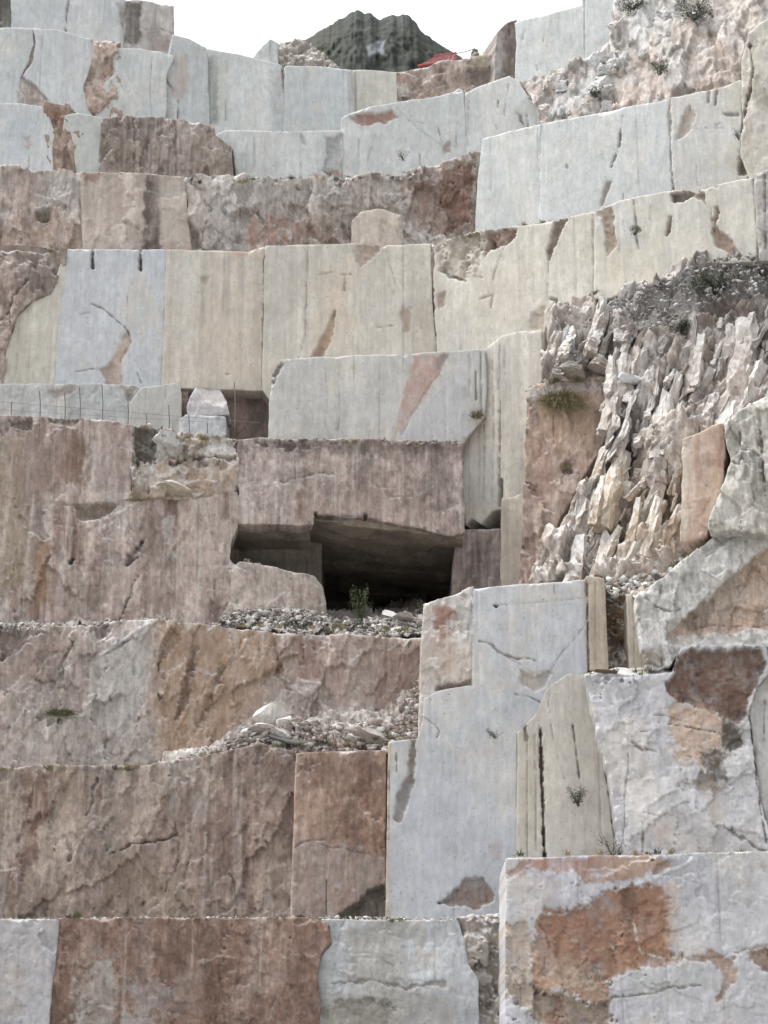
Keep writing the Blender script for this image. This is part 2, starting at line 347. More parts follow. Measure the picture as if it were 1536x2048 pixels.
            s_ = np.nonzero((px > pl[:, 0].min() - mg) & (px < pl[:, 0].max() + mg) & (py > pl[:, 1].min() - mg) & (py < pl[:, 1].max() + mg))[0]
            if not len(s_): continue
            ox = fbm(px[s_] / 22, py[s_] / 22, sd + 51, 3) * wob; oy = fbm(px[s_] / 22 + 40, py[s_] / 22, sd + 52, 3) * wob
            dd, _, _, _ = pdist(px[s_] + ox, py[s_] + oy, pl, False)
            br = fbm(px[s_] / 15, py[s_] / 15, sd + 53, 4, .65)
            wv = w * np.clip(0.7 + 0.75 * br, .12, 2.0)
            m = sstep(wv + 1.2, wv - 1.0, dd) * (1 if wob <= .5 else np.clip(.85 + .6 * br, .15, 1))
            D[s_] -= (dep if dep > 0 else dep * .35) * m; m = (m * a_)[:, None]; C[s_] = C[s_] * (1 - m) + cc[None, :] * m
    V = V + nrm[None, :] * D[:, None]
    if S['dust']:   # bright sky-lit tops painted in: dusty pale colour on upward faces
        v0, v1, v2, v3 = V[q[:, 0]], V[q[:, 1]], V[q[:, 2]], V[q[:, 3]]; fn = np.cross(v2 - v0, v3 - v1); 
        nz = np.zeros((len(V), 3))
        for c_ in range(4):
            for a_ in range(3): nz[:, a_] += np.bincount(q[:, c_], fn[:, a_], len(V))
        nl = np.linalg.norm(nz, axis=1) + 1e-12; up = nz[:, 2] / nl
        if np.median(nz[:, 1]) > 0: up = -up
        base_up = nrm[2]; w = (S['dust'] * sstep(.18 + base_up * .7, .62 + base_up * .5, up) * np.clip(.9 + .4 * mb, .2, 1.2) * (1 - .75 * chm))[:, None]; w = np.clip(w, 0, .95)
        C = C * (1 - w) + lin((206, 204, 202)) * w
    # thickness: the outline carried back into the hill
    E = np.concatenate([q[:, [0, 1]], q[:, [1, 2]], q[:, [2, 3]], q[:, [3, 0]]])
    nV = len(V); key = np.minimum(E[:, 0], E[:, 1]) * nV + np.maximum(E[:, 0], E[:, 1])
    uq, inv, ct = np.unique(key, return_inverse=True, return_counts=True)
    be = E[(ct[inv] == 1)]
    bv = np.unique(be); bm_ = np.full(nV, -1); bm_[bv] = np.arange(len(bv))
    back = np.array([-k, 1.0, 0.0]) / hu
    layers = [V]; cols_ = [C]; faces = [q]; prev = None
    for li_, dep in enumerate((0.12, 0.6, th)):
        jit = np.stack([0.05 * fbm(u[bv] * 1.5, v[bv] * 1.5 + dep * 3, sd + 61 + a_, 3) for a_ in (0, 1, 2)], 1) * min(1, dep * 2) * (1.2 if S['mat'] else 0.5)
        NVp = V[bv] + back[None, :] * dep + jit
        base = sum(len(L_) for L_ in layers)
        a0 = be[:, 0] if prev is None else prev + bm_[be[:, 0]]
        a1 = be[:, 1] if prev is None else prev + bm_[be[:, 1]]
        c0_ = base + bm_[be[:, 0]]; c1_ = base + bm_[be[:, 1]]
        faces.append(np.stack([a1, a0, c0_, c1_], 1)); layers.append(NVp)
        cols_.append(C[bv] * (0.97 + 0.12 * fbm(u[bv] * 2, v[bv] * 2 + dep, sd + 71, 3))[:, None]); prev = base
    V = np.concatenate(layers); C = np.concatenate(cols_)
    org = np.array([V[:, 0].mean(), V[:nV, 1].min(), V[:, 2].min()])
    me = np_mesh(name, V - org, faces, C)
    o = link(name, me, M_ROCK if S['mat'] else M_SAWN, parent, Vector(org))
    tag(o, label, cat, group)
    return o

def hull_proto(seed, n=13, flat=1.0):
    r = random.Random(seed); bm = bmesh.new()
    for i in range(n):
        z = r.uniform(-1, 1); a = r.uniform(0, 6.283); rr = math.sqrt(max(0, 1 - z * z)); s = r.uniform(0.8, 1.05)
        bm.verts.new((rr * math.cos(a) * s, rr * math.sin(a) * s, z * s * flat))
    g = bmesh.ops.convex_hull(bm, input=bm.verts)
    loose = [v for v in bm.verts if not v.link_faces]
    bmesh.ops.delete(bm, geom=loose, context='VERTS')
    bmesh.ops.triangulate(bm, faces=bm.faces); bm.verts.index_update()
    V = np.array([v.co[:] for v in bm.verts]); Fc = np.array([[v.index for v in f.verts] for f in bm.faces]); bm.free()
    return V, Fc
PROTO = [hull_proto(i, 8 + i % 3, 0.8) for i in range(14)]
def rotm(r):
    a, b_, c = r; ca, sa, cb, sb, cc, sc = math.cos(a), math.sin(a), math.cos(b_), math.sin(b_), math.cos(c), math.sin(c)
    return np.array([[cc, -sc, 0], [sc, cc, 0], [0, 0, 1]]) @ np.array([[cb, 0, sb], [0, 1, 0], [-sb, 0, cb]]) @ np.array([[1, 0, 0], [0, ca, -sa], [0, sa, ca]])
def rubble(name, poly, Yb, Yt, n, size, cols, label=None, parent=None, slab=0.5, k=0.0, yb=None, yt=None, lean=None, sink=0.35):
    """many loose stones heaped between the picture rows of a ledge, one mass"""
    poly = pts(poly); r = random.Random(len(poly) * 7 + n); Vs = []; Fs = []; Cs = []; off = 0
    yb = yb or poly[:, 1].max(); yt = yt or poly[:, 1].min(); tries = 0; got = 0
    while got < n and tries < n * 20:
        tries += 1
        x = r.uniform(poly[:, 0].min(), poly[:, 0].max()); y = r.uniform(poly[:, 1].min(), poly[:, 1].max())
        if not pdist(np.array([x]), np.array([y]), poly)[1][0]: continue
        got += 1; f = (yb - y) / max(1e-6, yb - yt); Y = Yb + (Yt - Yb) * f
        p = at(x, y, Y); p[1] += k * p[0]; p = at(x, y, p[1])
        s = size[0] + (size[1] - size[0]) * r.random() ** 4.0
        pv, pf = PROTO[r.randrange(len(PROTO))]
        sc = np.array([s * r.uniform(0.7, 1.5), s * r.uniform(0.7, 1.3), s * r.uniform(1 - slab, 1.0)])
        rt = (r.uniform(-.6, .6), r.uniform(-.6, .6), r.uniform(0, 6.28)) if lean is None else (r.uniform(-.3, .3), lean + r.uniform(-.3, .3), r.uniform(-.5, .5))
        w = (pv * sc) @ rotm(rt).T + p - np.array([0, 0, s * sink])
        c = lin(cols[r.randrange(len(cols))]) * r.uniform(0.8, 1.15)
        Vs.append(w); Fs.append(pf + off); Cs.append(np.repeat(c[None, :], len(w), 0)); off += len(w)
    V = np.concatenate(Vs); org = V.min(0)
    me = np_mesh(name, V - org, [np.concatenate(Fs)], np.concatenate(Cs))
    o = link(name, me, M_ROCK, parent, Vector(org)); tag(o, label, None, None, 'stuff')
    return o
STONE_ME = {}
def stone_mesh(i):
    """a boulder with chipped facets: hull, subdivided, cut by planes"""
    if i in STONE_ME: return STONE_ME[i]
    r = random.Random(900 + i); bm = bmesh.new(); bmesh.ops.create_icosphere(bm, subdivisions=3, radius=1.0)
    planes = [(Vector((r.gauss(0, 1), r.gauss(0, 1), r.gauss(0, 1))).normalized(), r.uniform(0.36, 0.72)) for _ in range(13)]
    for v in bm.verts:
        for n_, d_ in planes:
            e = v.co.dot(n_) - d_
            if e > 0: v.co -= n_ * e
        v.co += Vector((r.gauss(0, 1), r.gauss(0, 1), r.gauss(0, 1))) * .014
    me = bpy.data.meshes.new('boulder'); bm.to_mesh(me); bm.free(); me.materials.append(M_STONE); STONE_ME[i] = me
    return me
def boulder(px, py, Y, w, h, col, rot=0.0, seed=0, label=None, parent=None, name='boulder', dep=None, cat='boulder', group=None, tilt=0.0):
    """a stone whose base sits at picture point (px,py), w x h picture pixels large"""
    m = Y / F * 1.04; base = at(px, py, Y); sx, sz = w * m / 1.15, h * m / 1.15
    o = link(name, stone_mesh(seed % 9), None, parent, Vector((base[0], base[1], base[2] + sz * 0.5)))
    o.scale = (sx, (dep or (sx + sz) / 2), sz); o.rotation_euler = (tilt, rot, (seed * 1.3) % 0.9 - 0.45)
    o.color = (*[float(c) for c in lin(col)], 1)
    if label: tag(o, label, cat, group)
    return o

# ================================================================== the setting
def core(name, line_, z0, z1, back, label, col=(128, 112, 102)):
    """the solid hill behind one terrace: a rough body that carries its blocks"""
    xs = []
    for (xa, ya), (xb, yb) in zip(line_[:-1], line_[1:]):
        n = max(1, int((xb - xa) / 0.9))
        xs += [(xa + (xb - xa) * i / n, ya + (yb - ya) * i / n) for i in range(n)]
    xs.append(line_[-1]); xs = np.array(xs); n = len(xs); nz = max(2, int((z1 - z0) / 0.9)); zz = np.linspace(z0, z1, nz)
    V = []
    for z in zz: V.append(np.stack([xs[:, 0], xs[:, 1], np.full(n, z)], 1))
    V.append(np.stack([xs[:, 0], np.full(n, back), np.full(n, z1)], 1))
    V.append(np.stack([xs[:, 0], np.full(n, back), np.full(n, z0)], 1))
    V = np.concatenate(V); NSEED[0] += 5
    V[:n * nz, 1] += 0.5 * fbm(V[:n * nz, 0] * 0.5, V[:n * nz, 2] * 0.5, NSEED[0], 3)
    idx = np.arange(len(V)).reshape(nz + 2, n)
    q = np.stack([idx[:-1, :-1].ravel(), idx[:-1, 1:].ravel(), idx[1:, 1:].ravel(), idx[1:, :-1].ravel()], 1)
    C = lin(col)[None, :] * (1 + 0.25 * fbm(V[:, 0] * 0.6, V[:, 2] * 0.6, NSEED[0] + 2, 3))[:, None]
    org = np.array([0.0, V[:, 1].min(), z0])
    o = link(name, np_mesh(name, V - org, [q], C), M_ROCK, None, Vector(org)); tag(o, label, None, None, 'structure')
    return o
def zt(py, Y): return float(at(768, py, Y)[2])

# ground sheet of the quarry floor
bm = bmesh.new()
g = [-3000, -400, -120, -60, -30, -10, 0, 10, 30, 60, 120, 400, 3000]
vv = [[bm.verts.new((x, y, 0.25 * math.sin(x * 0.21) * math.sin(y * 0.17) if abs(x) < 100 and abs(y) < 100 else 0)) for x in g] for y in g]
for j in range(len(g) - 1):
    for i in range(len(g) - 1): bm.faces.new((vv[j][i], vv[j][i + 1], vv[j + 1][i + 1], vv[j + 1][i]))
me = bpy.data.meshes.new('ground'); bm.to_mesh(me); bm.free()
tag(link('ground', me, mat_plain('gravel_floor', (140, 136, 131), 0.9, 0, 0.3, 1.2)), 'pale gravel floor of the quarry', None, None, 'structure')

W = 46
TB = core('quarry_terrace', [(-W, 63), (W, 61)], -1, zt(1848, 62), 110, 'lowest terrace of the quarry along the foot of the face')
TC = core('quarry_terrace', [(-W, 66.5), (0, 66.3), (1.5, 65), (9, 64.5), (W, 60)], zt(1960, 64), zt(1545, 66), 110, 'second terrace from the foot, brown wall with the rust coloured block')
TD = core('quarry_terrace', [(-W, 64), (-12, 67.5), (2, 68.5), (8, 68), (W, 60)], zt(1545, 66), zt(1285, 68), 110, 'tan and red streaked terrace directly below the cave')
TE = core('quarry_terrace', [(-W, 66), (-12, 70.5), (-6.5, 71.3), (-6, 84), (6, 84), (7.5, 71), (12, 68), (W, 58)], zt(1285, 68) - 0.6, zt(905, 71), 110, 'mauve brown terrace with the dark cave cut into it')
TF = core('quarry_terrace', [(-W, 72), (-8, 74.5), (0, 75), (3, 74.5), (6, 73), (12, 69.5), (W, 55)], zt(905, 71), zt(515, 75), 110, 'cream terrace of tall sawn slabs above the cave')
TG = core('quarry_terrace', [(-W, 72), (-8, 79), (4, 79.5), (12, 76), (W, 60)], zt(515, 75), zt(370, 79), 115, 'narrow broken brown terrace under the grey blocks')
TH = core('quarry_terrace', [(-W, 75), (-8, 81.5), (3, 82), (12, 77), (W, 62)], zt(370, 79), zt(290, 82), 115, 'grey terrace with blocks standing in a row below the rim')
TI = core('quarry_terrace', [(-W, 76), (-8, 85), (4, 88.5), (6, 84), (13, 80.5), (W, 66)], zt(262, 82), zt(165, 87), 115, 'uppermost pale terrace forming the rim against the sky')

BL = ((192, 197, 196), (185, 191, 191), (196, 197, 193))        # blue grey marble
BW = ((192, 197, 198), (186, 191, 194), (196, 198, 197))
CR = ((194, 186, 170), (186, 178, 164), (198, 186, 166))        # cream
CG = ((184, 182, 174), (176, 176, 170), (188, 184, 172))
PB = ((152, 133, 122), (140, 120, 110), (163, 146, 136))        # mauve brown
BR = ((134, 112, 100), (118, 98, 88), (148, 128, 114))
TAN = ((166, 142, 120), (156, 130, 108), (174, 152, 132))
WH = ((188, 188, 188), (180, 180, 184), (194, 192, 188))
GB = ((150, 140, 132), (134, 124, 116), (168, 160, 154))
DK = (84, 74, 66); BRN = (128, 102, 88); PK = (158, 132, 118); RUST = (140, 92, 64)

# ---------------------------------------------------------------- terrace B (foot)
P(TB, 'marble_block', '-120,1838 116,1840 112,1900 104,1970 97,2048 92,2130 -120,2130', 60.0, cols=((176, 166, 160), (164, 162, 164), (168, 170, 176)), sty='worn', rag=1.5,
  streak=.15, bed=.05, label='pale grey smooth block at the foot of the face')
P(TB, 'marble_block', '119,1838 300,1837 480,1838 612,1836 655,1846 662,1885 642,1908 632,1950 640,2000 632,2130 88,2130 98,2048 108,1950', 60.1,
  cols=((138, 108, 92), (124, 98, 84), (156, 132, 116)), sty='split', cre=.25, mot=.2, dust=.15, bru=.08, drl=0, rdg=(.03, .8), f1=(.09, 1.3, 1.8, .4), f2=(.04, .4, .6, .4), streak=.35, rag=2,
  feats=[line('252,1838 251,1900 246,1985 240,2070', 1.8, .05, (190, 172, 156), .8, 1), line('385,1838 384,1900 383,1933', 1.7, .05, (192, 172, 156), .85, .4),
         line('522,1838 521,1900 519,1970', 1.8, .05, (192, 172, 156), .85, .4),
         stain('170,1935 215,1915 245,1950 238,2048 225,2120 120,2120 140,2010', (168, 166, 160), .65, 14, 22), stain('255,1990 300,1960 330,1990 300,2060 250,2110', (162, 158, 156), .6, 12, 18),
         stain('400,1925 440,1918 480,1925 470,1960 440,2040 420,2060 405,1980', (96, 70, 50), .6, 12, 14), stain('300,1960 410,1930 400,2000 320,2060', (150, 134, 124), .5, 16, 14),
         line('390,1928 440,1915 475,1920', 2.4, -.12, (178, 160, 140), .6, 4), line('160,2020 200,2010 232,2015', 2, .05, (206, 204, 200), .6, 6),
         line('540,2040 552,2000 558,1990', 1.8, .04, (200, 194, 188), .6, 4)], label='dark brown block with three pale drill lines')
P(TB, 'marble_block', '640,1838 700,1840 915,1840 928,1880 935,1930 955,1960 958,2130 628,2130 640,2000 634,1950 645,1910 664,1888 660,1850', 60.3,
  cols=((172, 176, 180), (162, 166, 170), (168, 166, 158)), sty='worn', streak=.12, bed=.14, lo=.14,
  feats=[line('668,1965 740,1962 800,1975 890,1968', 5, .10, (150, 144, 132), .6, 6), stain('640,1985 900,1985 920,2060 640,2060', (156, 152, 142), .6, 14, 12),
         chip('640,2020 700,1998 780,2000 795,2020 770,2060 650,2060', .12, (152, 148, 138), 6, 3, .1), line('690,1840 672,1900 668,1980', 2, .05, (190, 196, 190), .5, 4),
         stain('632,1915 660,1900 664,2040 636,2050', (150, 164, 150), .4, 8, 8)], label='blue grey block with a wavy undercut face')
P(TB, 'marble_block', '912,1838 1020,1825 1020,2130 950,2130 958,1965 930,1935 925,1885', 60.6, cols=((158, 148, 138), (130, 112, 100), (184, 180, 174)), sty='rough', label='broken brown and white corner beside the big rusty block', f1=(.22, .7, 1.0, .3))
rubble('rubble', '-60,1836 300,1834 640,1832 1010,1834 1010,1843 640,1842 -60,1843', 60.4, 61.2, 900, (.03, .10), [(205, 204, 200), (190, 184, 178), (170, 158, 148)], 'pale stone chips along the lowest ledge', TB)

# ---------------------------------------------------------------- terrace C
P(TC, 'marble_block', '-120,1545 60,1533 215,1532 285,1533 350,1520 430,1506 520,1487 592,1503 590,1600 585,1720 582,1850 -120,1850', 63.0, k=.02,
  cols=((152, 134, 122), (140, 118, 106), (166, 148, 132)), sty='crag', drl=0, cre=.25, f1=(.17, 1.3, 2.6, -.22), f2=(.08, .4, .9, -.2), f3=(.03, .15, .3, 0), lo=.16, bru=.07, dust=.25, mot=.2, rag=2.5, streak=.55, lime=.3,
  feats=[stain('40,1550 110,1545 100,1620 70,1700 40,1735 45,1640', (112, 78, 64), .6, 12, 14, .5), line('222,1712 262,1690 310,1683 352,1668', 2, .10, DK, .7, 4), line('270,1690 352,1672', 1.5, .06, DK, .6, 2),
         stain('120,1550 200,1545 180,1640 130,1680', (160, 136, 112), .4, 16, 14), stain('330,1770 360,1765 385,1790 380,1845 325,1845', (160, 146, 122), .55, 6, 6),
         stain('215,1740 320,1730 320,1830 200,1830', (146, 122, 96), .45, 20, 16), line('350,1640 358,1700 350,1745 325,1780', 2, .06, (104, 86, 76), .5, 5), line('195,1560 185,1590 170,1640', 2.5, .08, DK, .5, 4),
         stain('380,1590 410,1580 405,1640 390,1660', (170, 160, 154), .5, 6, 5), line('455,1740 470,1780 475,1830', 1.6, .05, DK, .5, 4), stain('540,1520 588,1510 584,1720 560,1760', (116, 98, 88), .5, 14, 10),
         line('0,1745 45,1735', 2, -.05, (190, 180, 170), .5, 3)], label='wide rough brown wall of the second terrace')
P(TC, 'marble_block', '593,1507 700,1503 771,1501 771,1850 581,1850 586,1700', 62.7, cols=((152, 118, 98), (140, 106, 88), (164, 134, 114)), sty='split', f1=(.05, 1.2, 2.2, .1), f2=(.03, .4, .8, 0), lo=.08, streak=.5, rag=.9,
  feats=[stain('575,1700 600,1682 640,1678 700,1690 740,1705 785,1722 785,1860 570,1860', (156, 142, 134), .85, 10, 8), line('590,1697 615,1680 650,1677', 1.8, .05, (96, 76, 66), .6, 3),
         chip('672,1835 700,1815 735,1785 772,1762 772,1855 665,1855', .5, (128, 120, 110), 4, 1.5, .1), line('590,1505 588,1600 584,1720 582,1850', 2.0, .02, (196, 180, 164), .75, .5),
         stain('600,1510 765,1505 765,1560 600,1560', (116, 86, 72), .5, 14, 10, 1.0), stain('610,1610 650,1600 660,1660 620,1670', (168, 140, 120), .5, 10, 8), line('653,1760 652,1830', 1.4, .05, DK, .7, .5),
         line('640,1690 700,1700 745,1712', 1.5, .04, (120, 84, 64), .5, 3)], label='orange rust coloured block standing beside the tall white wall')
P(TC, 'marble_block', '945,1178 1010,1172 1100,1166 1169,1160 1173,1250 1174,1345 1130,1352 1094,1380 1072,1430 1040,1462 1036,1600 1036,1722 1012,1730 1012,1850 772,1850 777,1485 836,1478 846,1440 850,1398 872,1384 944,1370', 62.0, k=-.03,
  cols=((184, 187, 191), (176, 179, 185), (190, 188, 182)), sty='sawn', streak=.18, bed=.03, rag=.9, lo=.05,
  feats=[chip('878,1807 913,1775 933,1757 968,1757 985,1785 988,1800 958,1817 918,1812', .22, (150, 128, 116), 3, 1.3, .10), line('907,1792 907,1840', 1.2, .05, DK, .8, .3),
         chip('820,1478 834,1478 828,1560 816,1608 800,1646 788,1642 792,1590 815,1552', .18, (132, 116, 104), 2, 1.2, .05), line('792,1505 793,1545', 1.6, .06, DK, .7, .5),
         line('958,1282 983,1290 993,1305 1030,1316 1068,1320', 2.4, .07, (120, 108, 98), .75, 3), line('1010,1312 1040,1328 1066,1346 1100,1340 1130,1300 1168,1256', 1.2, .03, (124, 114, 106), .7, 2),
         chip('1040,1338 1068,1345 1104,1340 1092,1372 1070,1385 1040,1362', .06, (168, 158, 148), 3, 2, .05), line('1030,1386 1060,1393 1082,1405', 1.6, .05, (110, 100, 90), .7, 2),
         ('line', pts('990,1211 991,1211.5'), 5.0, .35, lin((30, 28, 26)), 1.0, 0), line('945,1180 944,1300 943,1372', 1.5, .06, (110, 98, 88), .7, .4), line('1000,1210 1080,1205 1165,1196', .9, .02, (150, 145, 140), .6, .6),
         stain('772,1485 783,1485 780,1850 770,1850', (186, 160, 122), .6, 3, 1.5), line('1036,1470 1036,1590 1038,1720', 1.6, .08, (92, 80, 68), .85, .5), line('778,1540 777,1680', 1.3, .05, DK, .7, .3),
         stain('980,1690 1005,1680 1002,1720 985,1728', (160, 140, 130), .6, 4, 4), stain('850,1400 1030,1380 1040,1480 860,1480', (176, 184, 192), .4, 20, 14), line('1108,1170 1110,1190', 1.2, .04, DK, .6, .5),
         stain('780,1560 1010,1500 1010,1740 790,1840', (176, 180, 190), .4, 30, 20), line('850,1435 870,1450 878,1462 874,1475', 1.5, .05, (110, 102, 96), .7, 2)],
  label='tall white sawn wall with a small round drill hole')
P(TC, 'marble_block', '1094,1378 1132,1350 1175,1342 1182,1400 1197,1480 1217,1548 1247,1735 1034,1735 1036,1465 1072,1430', 61.85, cols=((188, 182, 170), (180, 174, 164), (192, 188, 178)), sty='sawn', streak=.25, rag=1, lo=.06,
  feats=[line('1055,1475 1054,1600 1054,1735', 1.2, .05, (110, 98, 84), .8, .4), line('1081,1455 1084,1560 1090,1735', 3.4, .30, (96, 80, 66), .9, .4), line('1070,1470 1073,1730', 1.2, .05, (110, 96, 84), .7, .4),
         line('1146,1450 1154,1520 1160,1570', 1.8, .07, (86, 78, 68), .8, 1.5), line('1212,1545 1222,1610 1230,1670 1246,1712', 2.2, .12, (70, 62, 54), .85, 1), line('1098,1390 1100,1440 1112,1500 1130,1560', 1.1, .03, (130, 120, 108), .6, 2),
         line('1050,1452 1052,1480', 3, .1, (100, 92, 84), .8, 1), stain('1040,1470 1078,1470 1080,1700 1040,1700', (178, 168, 150), .5, 6, 4, .5)], label='cream column with deep vertical saw grooves beside the white wall')
P(TC, 'marble_block', '848,1207 870,1203 905,1192 946,1174 946,1373 872,1386 851,1398 842,1484 838,1484 843,1330', 62.15, cols=((190, 178, 168), (172, 148, 134), (196, 192, 186)), sty='worn', f1=(.10, .8, 1.0, .5), f2=(.05, .3, .4, 0), rag=1.6,
  feats=[stain('862,1205 900,1200 915,1240 880,1262 868,1240', (146, 98, 82), .75, 6, 10), stain('875,1240 915,1250 905,1275 870,1275', (150, 104, 88), .6, 6, 10), stain('843,1210 862,1208 864,1390 842,1470', (184, 172, 164), .8, 4, 2),
         stain('870,1290 940,1280 940,1365 870,1372', (190, 166, 146), .55, 14, 10), chip('868,1372 944,1362 946,1376 870,1390', .14, (128, 106, 94), 3, 1.2, .05)], label='mottled white and red corner of the white wall below the cave')
P(TC, 'marble_block', '1172,1152 1208,1158 1212,1250 1216,1338 1178,1338 1175,1250', 61.7, cols=((176, 162, 140), (166, 152, 132), (184, 174, 156)), sty='sawn', rag=.9, streak=.6, feats=[line('1174,1160 1176,1260 1178,1338', 2, .12, DK, .9, .5), line('1190,1165 1192,1335', .9, .03, (140, 124, 104), .6, .4)], label='narrow beige pilaster next to the white wall')
P(TC, 'marble_block', '1204,1165 1262,1168 1266,1342 1208,1342', 62.6, cols=((128, 106, 84), (104, 84, 68), (168, 154, 130)), sty='rough', f1=(.25, .5, .6, .5), f2=(.12, .2, .25, 0), rag=1, label='brown rubble filled slot between two beige pilasters')
P(TC, 'marble_block', '1255,1192 1274,1180 1282,1240 1286,1345 1262,1345 1257,1270', 61.7, cols=((182, 170, 152), (174, 164, 148)), sty='sawn', rag=.9, streak=.5, feats=[line('1266,1190 1270,1340', 1, .03, (140, 126, 108), .6, .4)], label='slim beige pilaster right of the rubble filled slot')
P(TC, 'rock_ledge', '1168,1345 1240,1336 1310,1336 1345,1345 1310,1352 1240,1356 1180,1360', 61.0, b=1.0, cols=((206, 204, 200), (196, 194, 190)), sty='worn', th=2)
P(TC, 'marble_block', '1170,1350 1200,1346 1300,1350 1345,1346 1356,1310 1362,1298 1420,1290 1530,1290 1545,1340 1514,1372 1498,1420 1506,1500 1520,1600 1545,1690 1545,1735 1243,1735 1218,1545 1197,1478 1182,1400', 61.2, k=-.05,
  cols=((188, 188, 190), (180, 180, 186), (192, 188, 182)), sty='worn', f1=(.10, 1.3, 1.0, .5), f2=(.05, .45, .35, .4), rdg=(.07, .8), mot=.10, streak=.15, rag=1.6,
  feats=[chip('1363,1301 1401,1298 1522,1296 1530,1330 1512,1371 1499,1391 1497,1433 1477,1445 1439,1428 1386,1410 1358,1405 1331,1381 1336,1366 1351,1336 1357,1311', .30, (112, 84, 70), 4, 2, .05, .2),
         stain('1360,1296 1525,1296 1525,1320 1480,1330 1380,1312', (134, 120, 112), .55, 10, 8, .8), stain('1340,1395 1420,1412 1450,1440 1448,1500 1400,1530 1345,1520 1335,1450', (186, 156, 128), .85, 12, 12),
         chip('1450,1440 1480,1455 1490,1490 1470,1500 1440,1495', .10, (96, 86, 74), 6, 3, .08), stain('1405,1505 1440,1490 1455,1540 1450,1570 1420,1555', (88, 78, 66), .85, 7, 9), stain('1360,1565 1400,1548 1460,1555 1455,1580 1410,1582 1370,1575', (98, 88, 76), .75, 7, 9),
         stain('1400,1575 1440,1575 1450,1640 1420,1660', (178, 160, 142), .55, 10, 10), line('1255,1470 1256,1540 1250,1600 1247,1680', 1.4, .05, (130, 128, 130), .7, 2), line('1262,1483 1280,1500 1315,1505', 3, .07, (130, 118, 112), .6, 4),
         line('1272,1466 1306,1460', 1.5, .05, (120, 112, 106), .6, 2), line('1308,1431 1340,1432 1365,1440', 1.8, .05, (130, 112, 98), .7, 3), line('1340,1448 1385,1455 1430,1462', 2, .08, (112, 88, 72), .8, 3),
         line('1290,1625 1320,1632 1345,1622', 2.6, .06, (176, 150, 142), .7, 3), line('1285,1645 1285,1712', 1.4, .06, (80, 74, 68), .85, .4), stain('1330,1640 1520,1650 1540,1720 1350,1720', (162, 156, 150), .5, 18, 16),
         stain('1300,1640 1340,1650 1330,1690 1310,1690', (186, 164, 150), .5, 8, 8), line('1455,1650 1500,1690 1530,1705', 3, .10, (120, 108, 98), .6, 5), line('1500,1430 1512,1540 1525,1640 1534,1690', 2.2, .10, (96, 84, 74), .75, 2)],
  label='knobbly white wall with a large brown hollow')
P(TC, 'marble_block', '1514,1374 1545,1335 1660,1320 1660,1735 1548,1735 1540,1660 1522,1600 1508,1490 1500,1420', 61.0, cols=((184, 182, 180), (174, 172, 168), (166, 160, 150)), sty='worn', streak=.3, rag=1.6,
  feats=[line('1530,1400 1528,1480', 1.6, .06, DK, .6, 1)], label='pale slab at the picture edge beside the brown hollow')
P(TC, 'marble_block', '1274,1188 1312,1164 1400,1092 1424,1072 1540,1060 1660,1060 1660,1300 1530,1294 1362,1302 1340,1330 1300,1340 1290,1335 1280,1260', 61.3, k=-.05, cols=((192, 190, 184), (182, 180, 174), (198, 196, 192)), sty='crag', drl=0, wrp=.14, f1=(.26, 1.2, 1.1, .6), f2=(.08, .4, .4, .5), bru=.05, dust=.7, streak=.25, rag=4, light=.4,
  feats=[chip('1335,1266 1372,1236 1424,1190 1522,1103 1562,1075 1700,1060 1700,1268 1500,1256 1452,1268 1432,1262 1380,1290 1345,1285', .28, (182, 156, 134), 2.5, 1.2, .05, .2), stain('1420,1170 1470,1130 1480,1180 1450,1230 1400,1230', (150, 136, 122), .5, 12, 10, .8),
         line('1290,1195 1310,1210 1345,1225 1360,1215', 2, .07, (110, 102, 94), .75, 3), line('1318,1180 1322,1172 1318,1200', 3, .08, (120, 116, 112), .6, 2), stain('1370,1240 1420,1200 1425,1250 1380,1262', (120, 106, 92), .6, 8, 8, .8),
         chip('1284,1300 1325,1290 1330,1330 1300,1336 1286,1326', .15, (150, 140, 130), 4, 1.5, .12), line('1322,1275 1326,1330', 1.8, .06, DK, .7, 1.5), line('1390,1250 1440,1246 1540,1250', 1.2, .04, (110, 92, 78), .6, 1),
         stain('1280,1262 1420,1270 1530,1275 1530,1296 1360,1300 1290,1296', (208, 208, 208), .7, 8, 8)], label='white shattered blocks above the brown hollow with a tan diagonal face')
P(TC, 'rock_ledge', '1260,1186 1312,1146 1396,1082 1424,1060 1540,1050 1540,1072 1430,1082 1400,1100 1320,1172 1276,1196', 61.5, b=1.4, cols=((204, 203, 202), (192, 190, 188)), sty='rough', f1=(.1, .6, .6, .5), f2=(.06, .3, .3, 0), th=2, light=.5)
# debris ledge above terrace C
P(TC, 'debris_slope', '270,1540 350,1510 430,1480 480,1450 560,1430 700,1425 780,1420 815,1370 842,1345 846,1490 780,1504 700,1508 592,1510 520,1498 430,1516 350,1530', 63.35, b=.8, k=.02, cols=((184, 174, 166), (168, 154, 144), (198, 192, 186)), sty='scree', rag=4, label='sloping debris of pale chips above the rust coloured block')
rubble('rubble', '300,1535 430,1488 500,1455 600,1440 790,1440 815,1380 840,1350 842,1485 780,1500 600,1506 520,1494 400,1518', 63.2, 64.4, 900, (.04, .26), [(200, 196, 190), (180, 170, 162), (160, 146, 136), (150, 134, 124)], 'pale rubble lying on the ledge above the rust coloured block', TC)

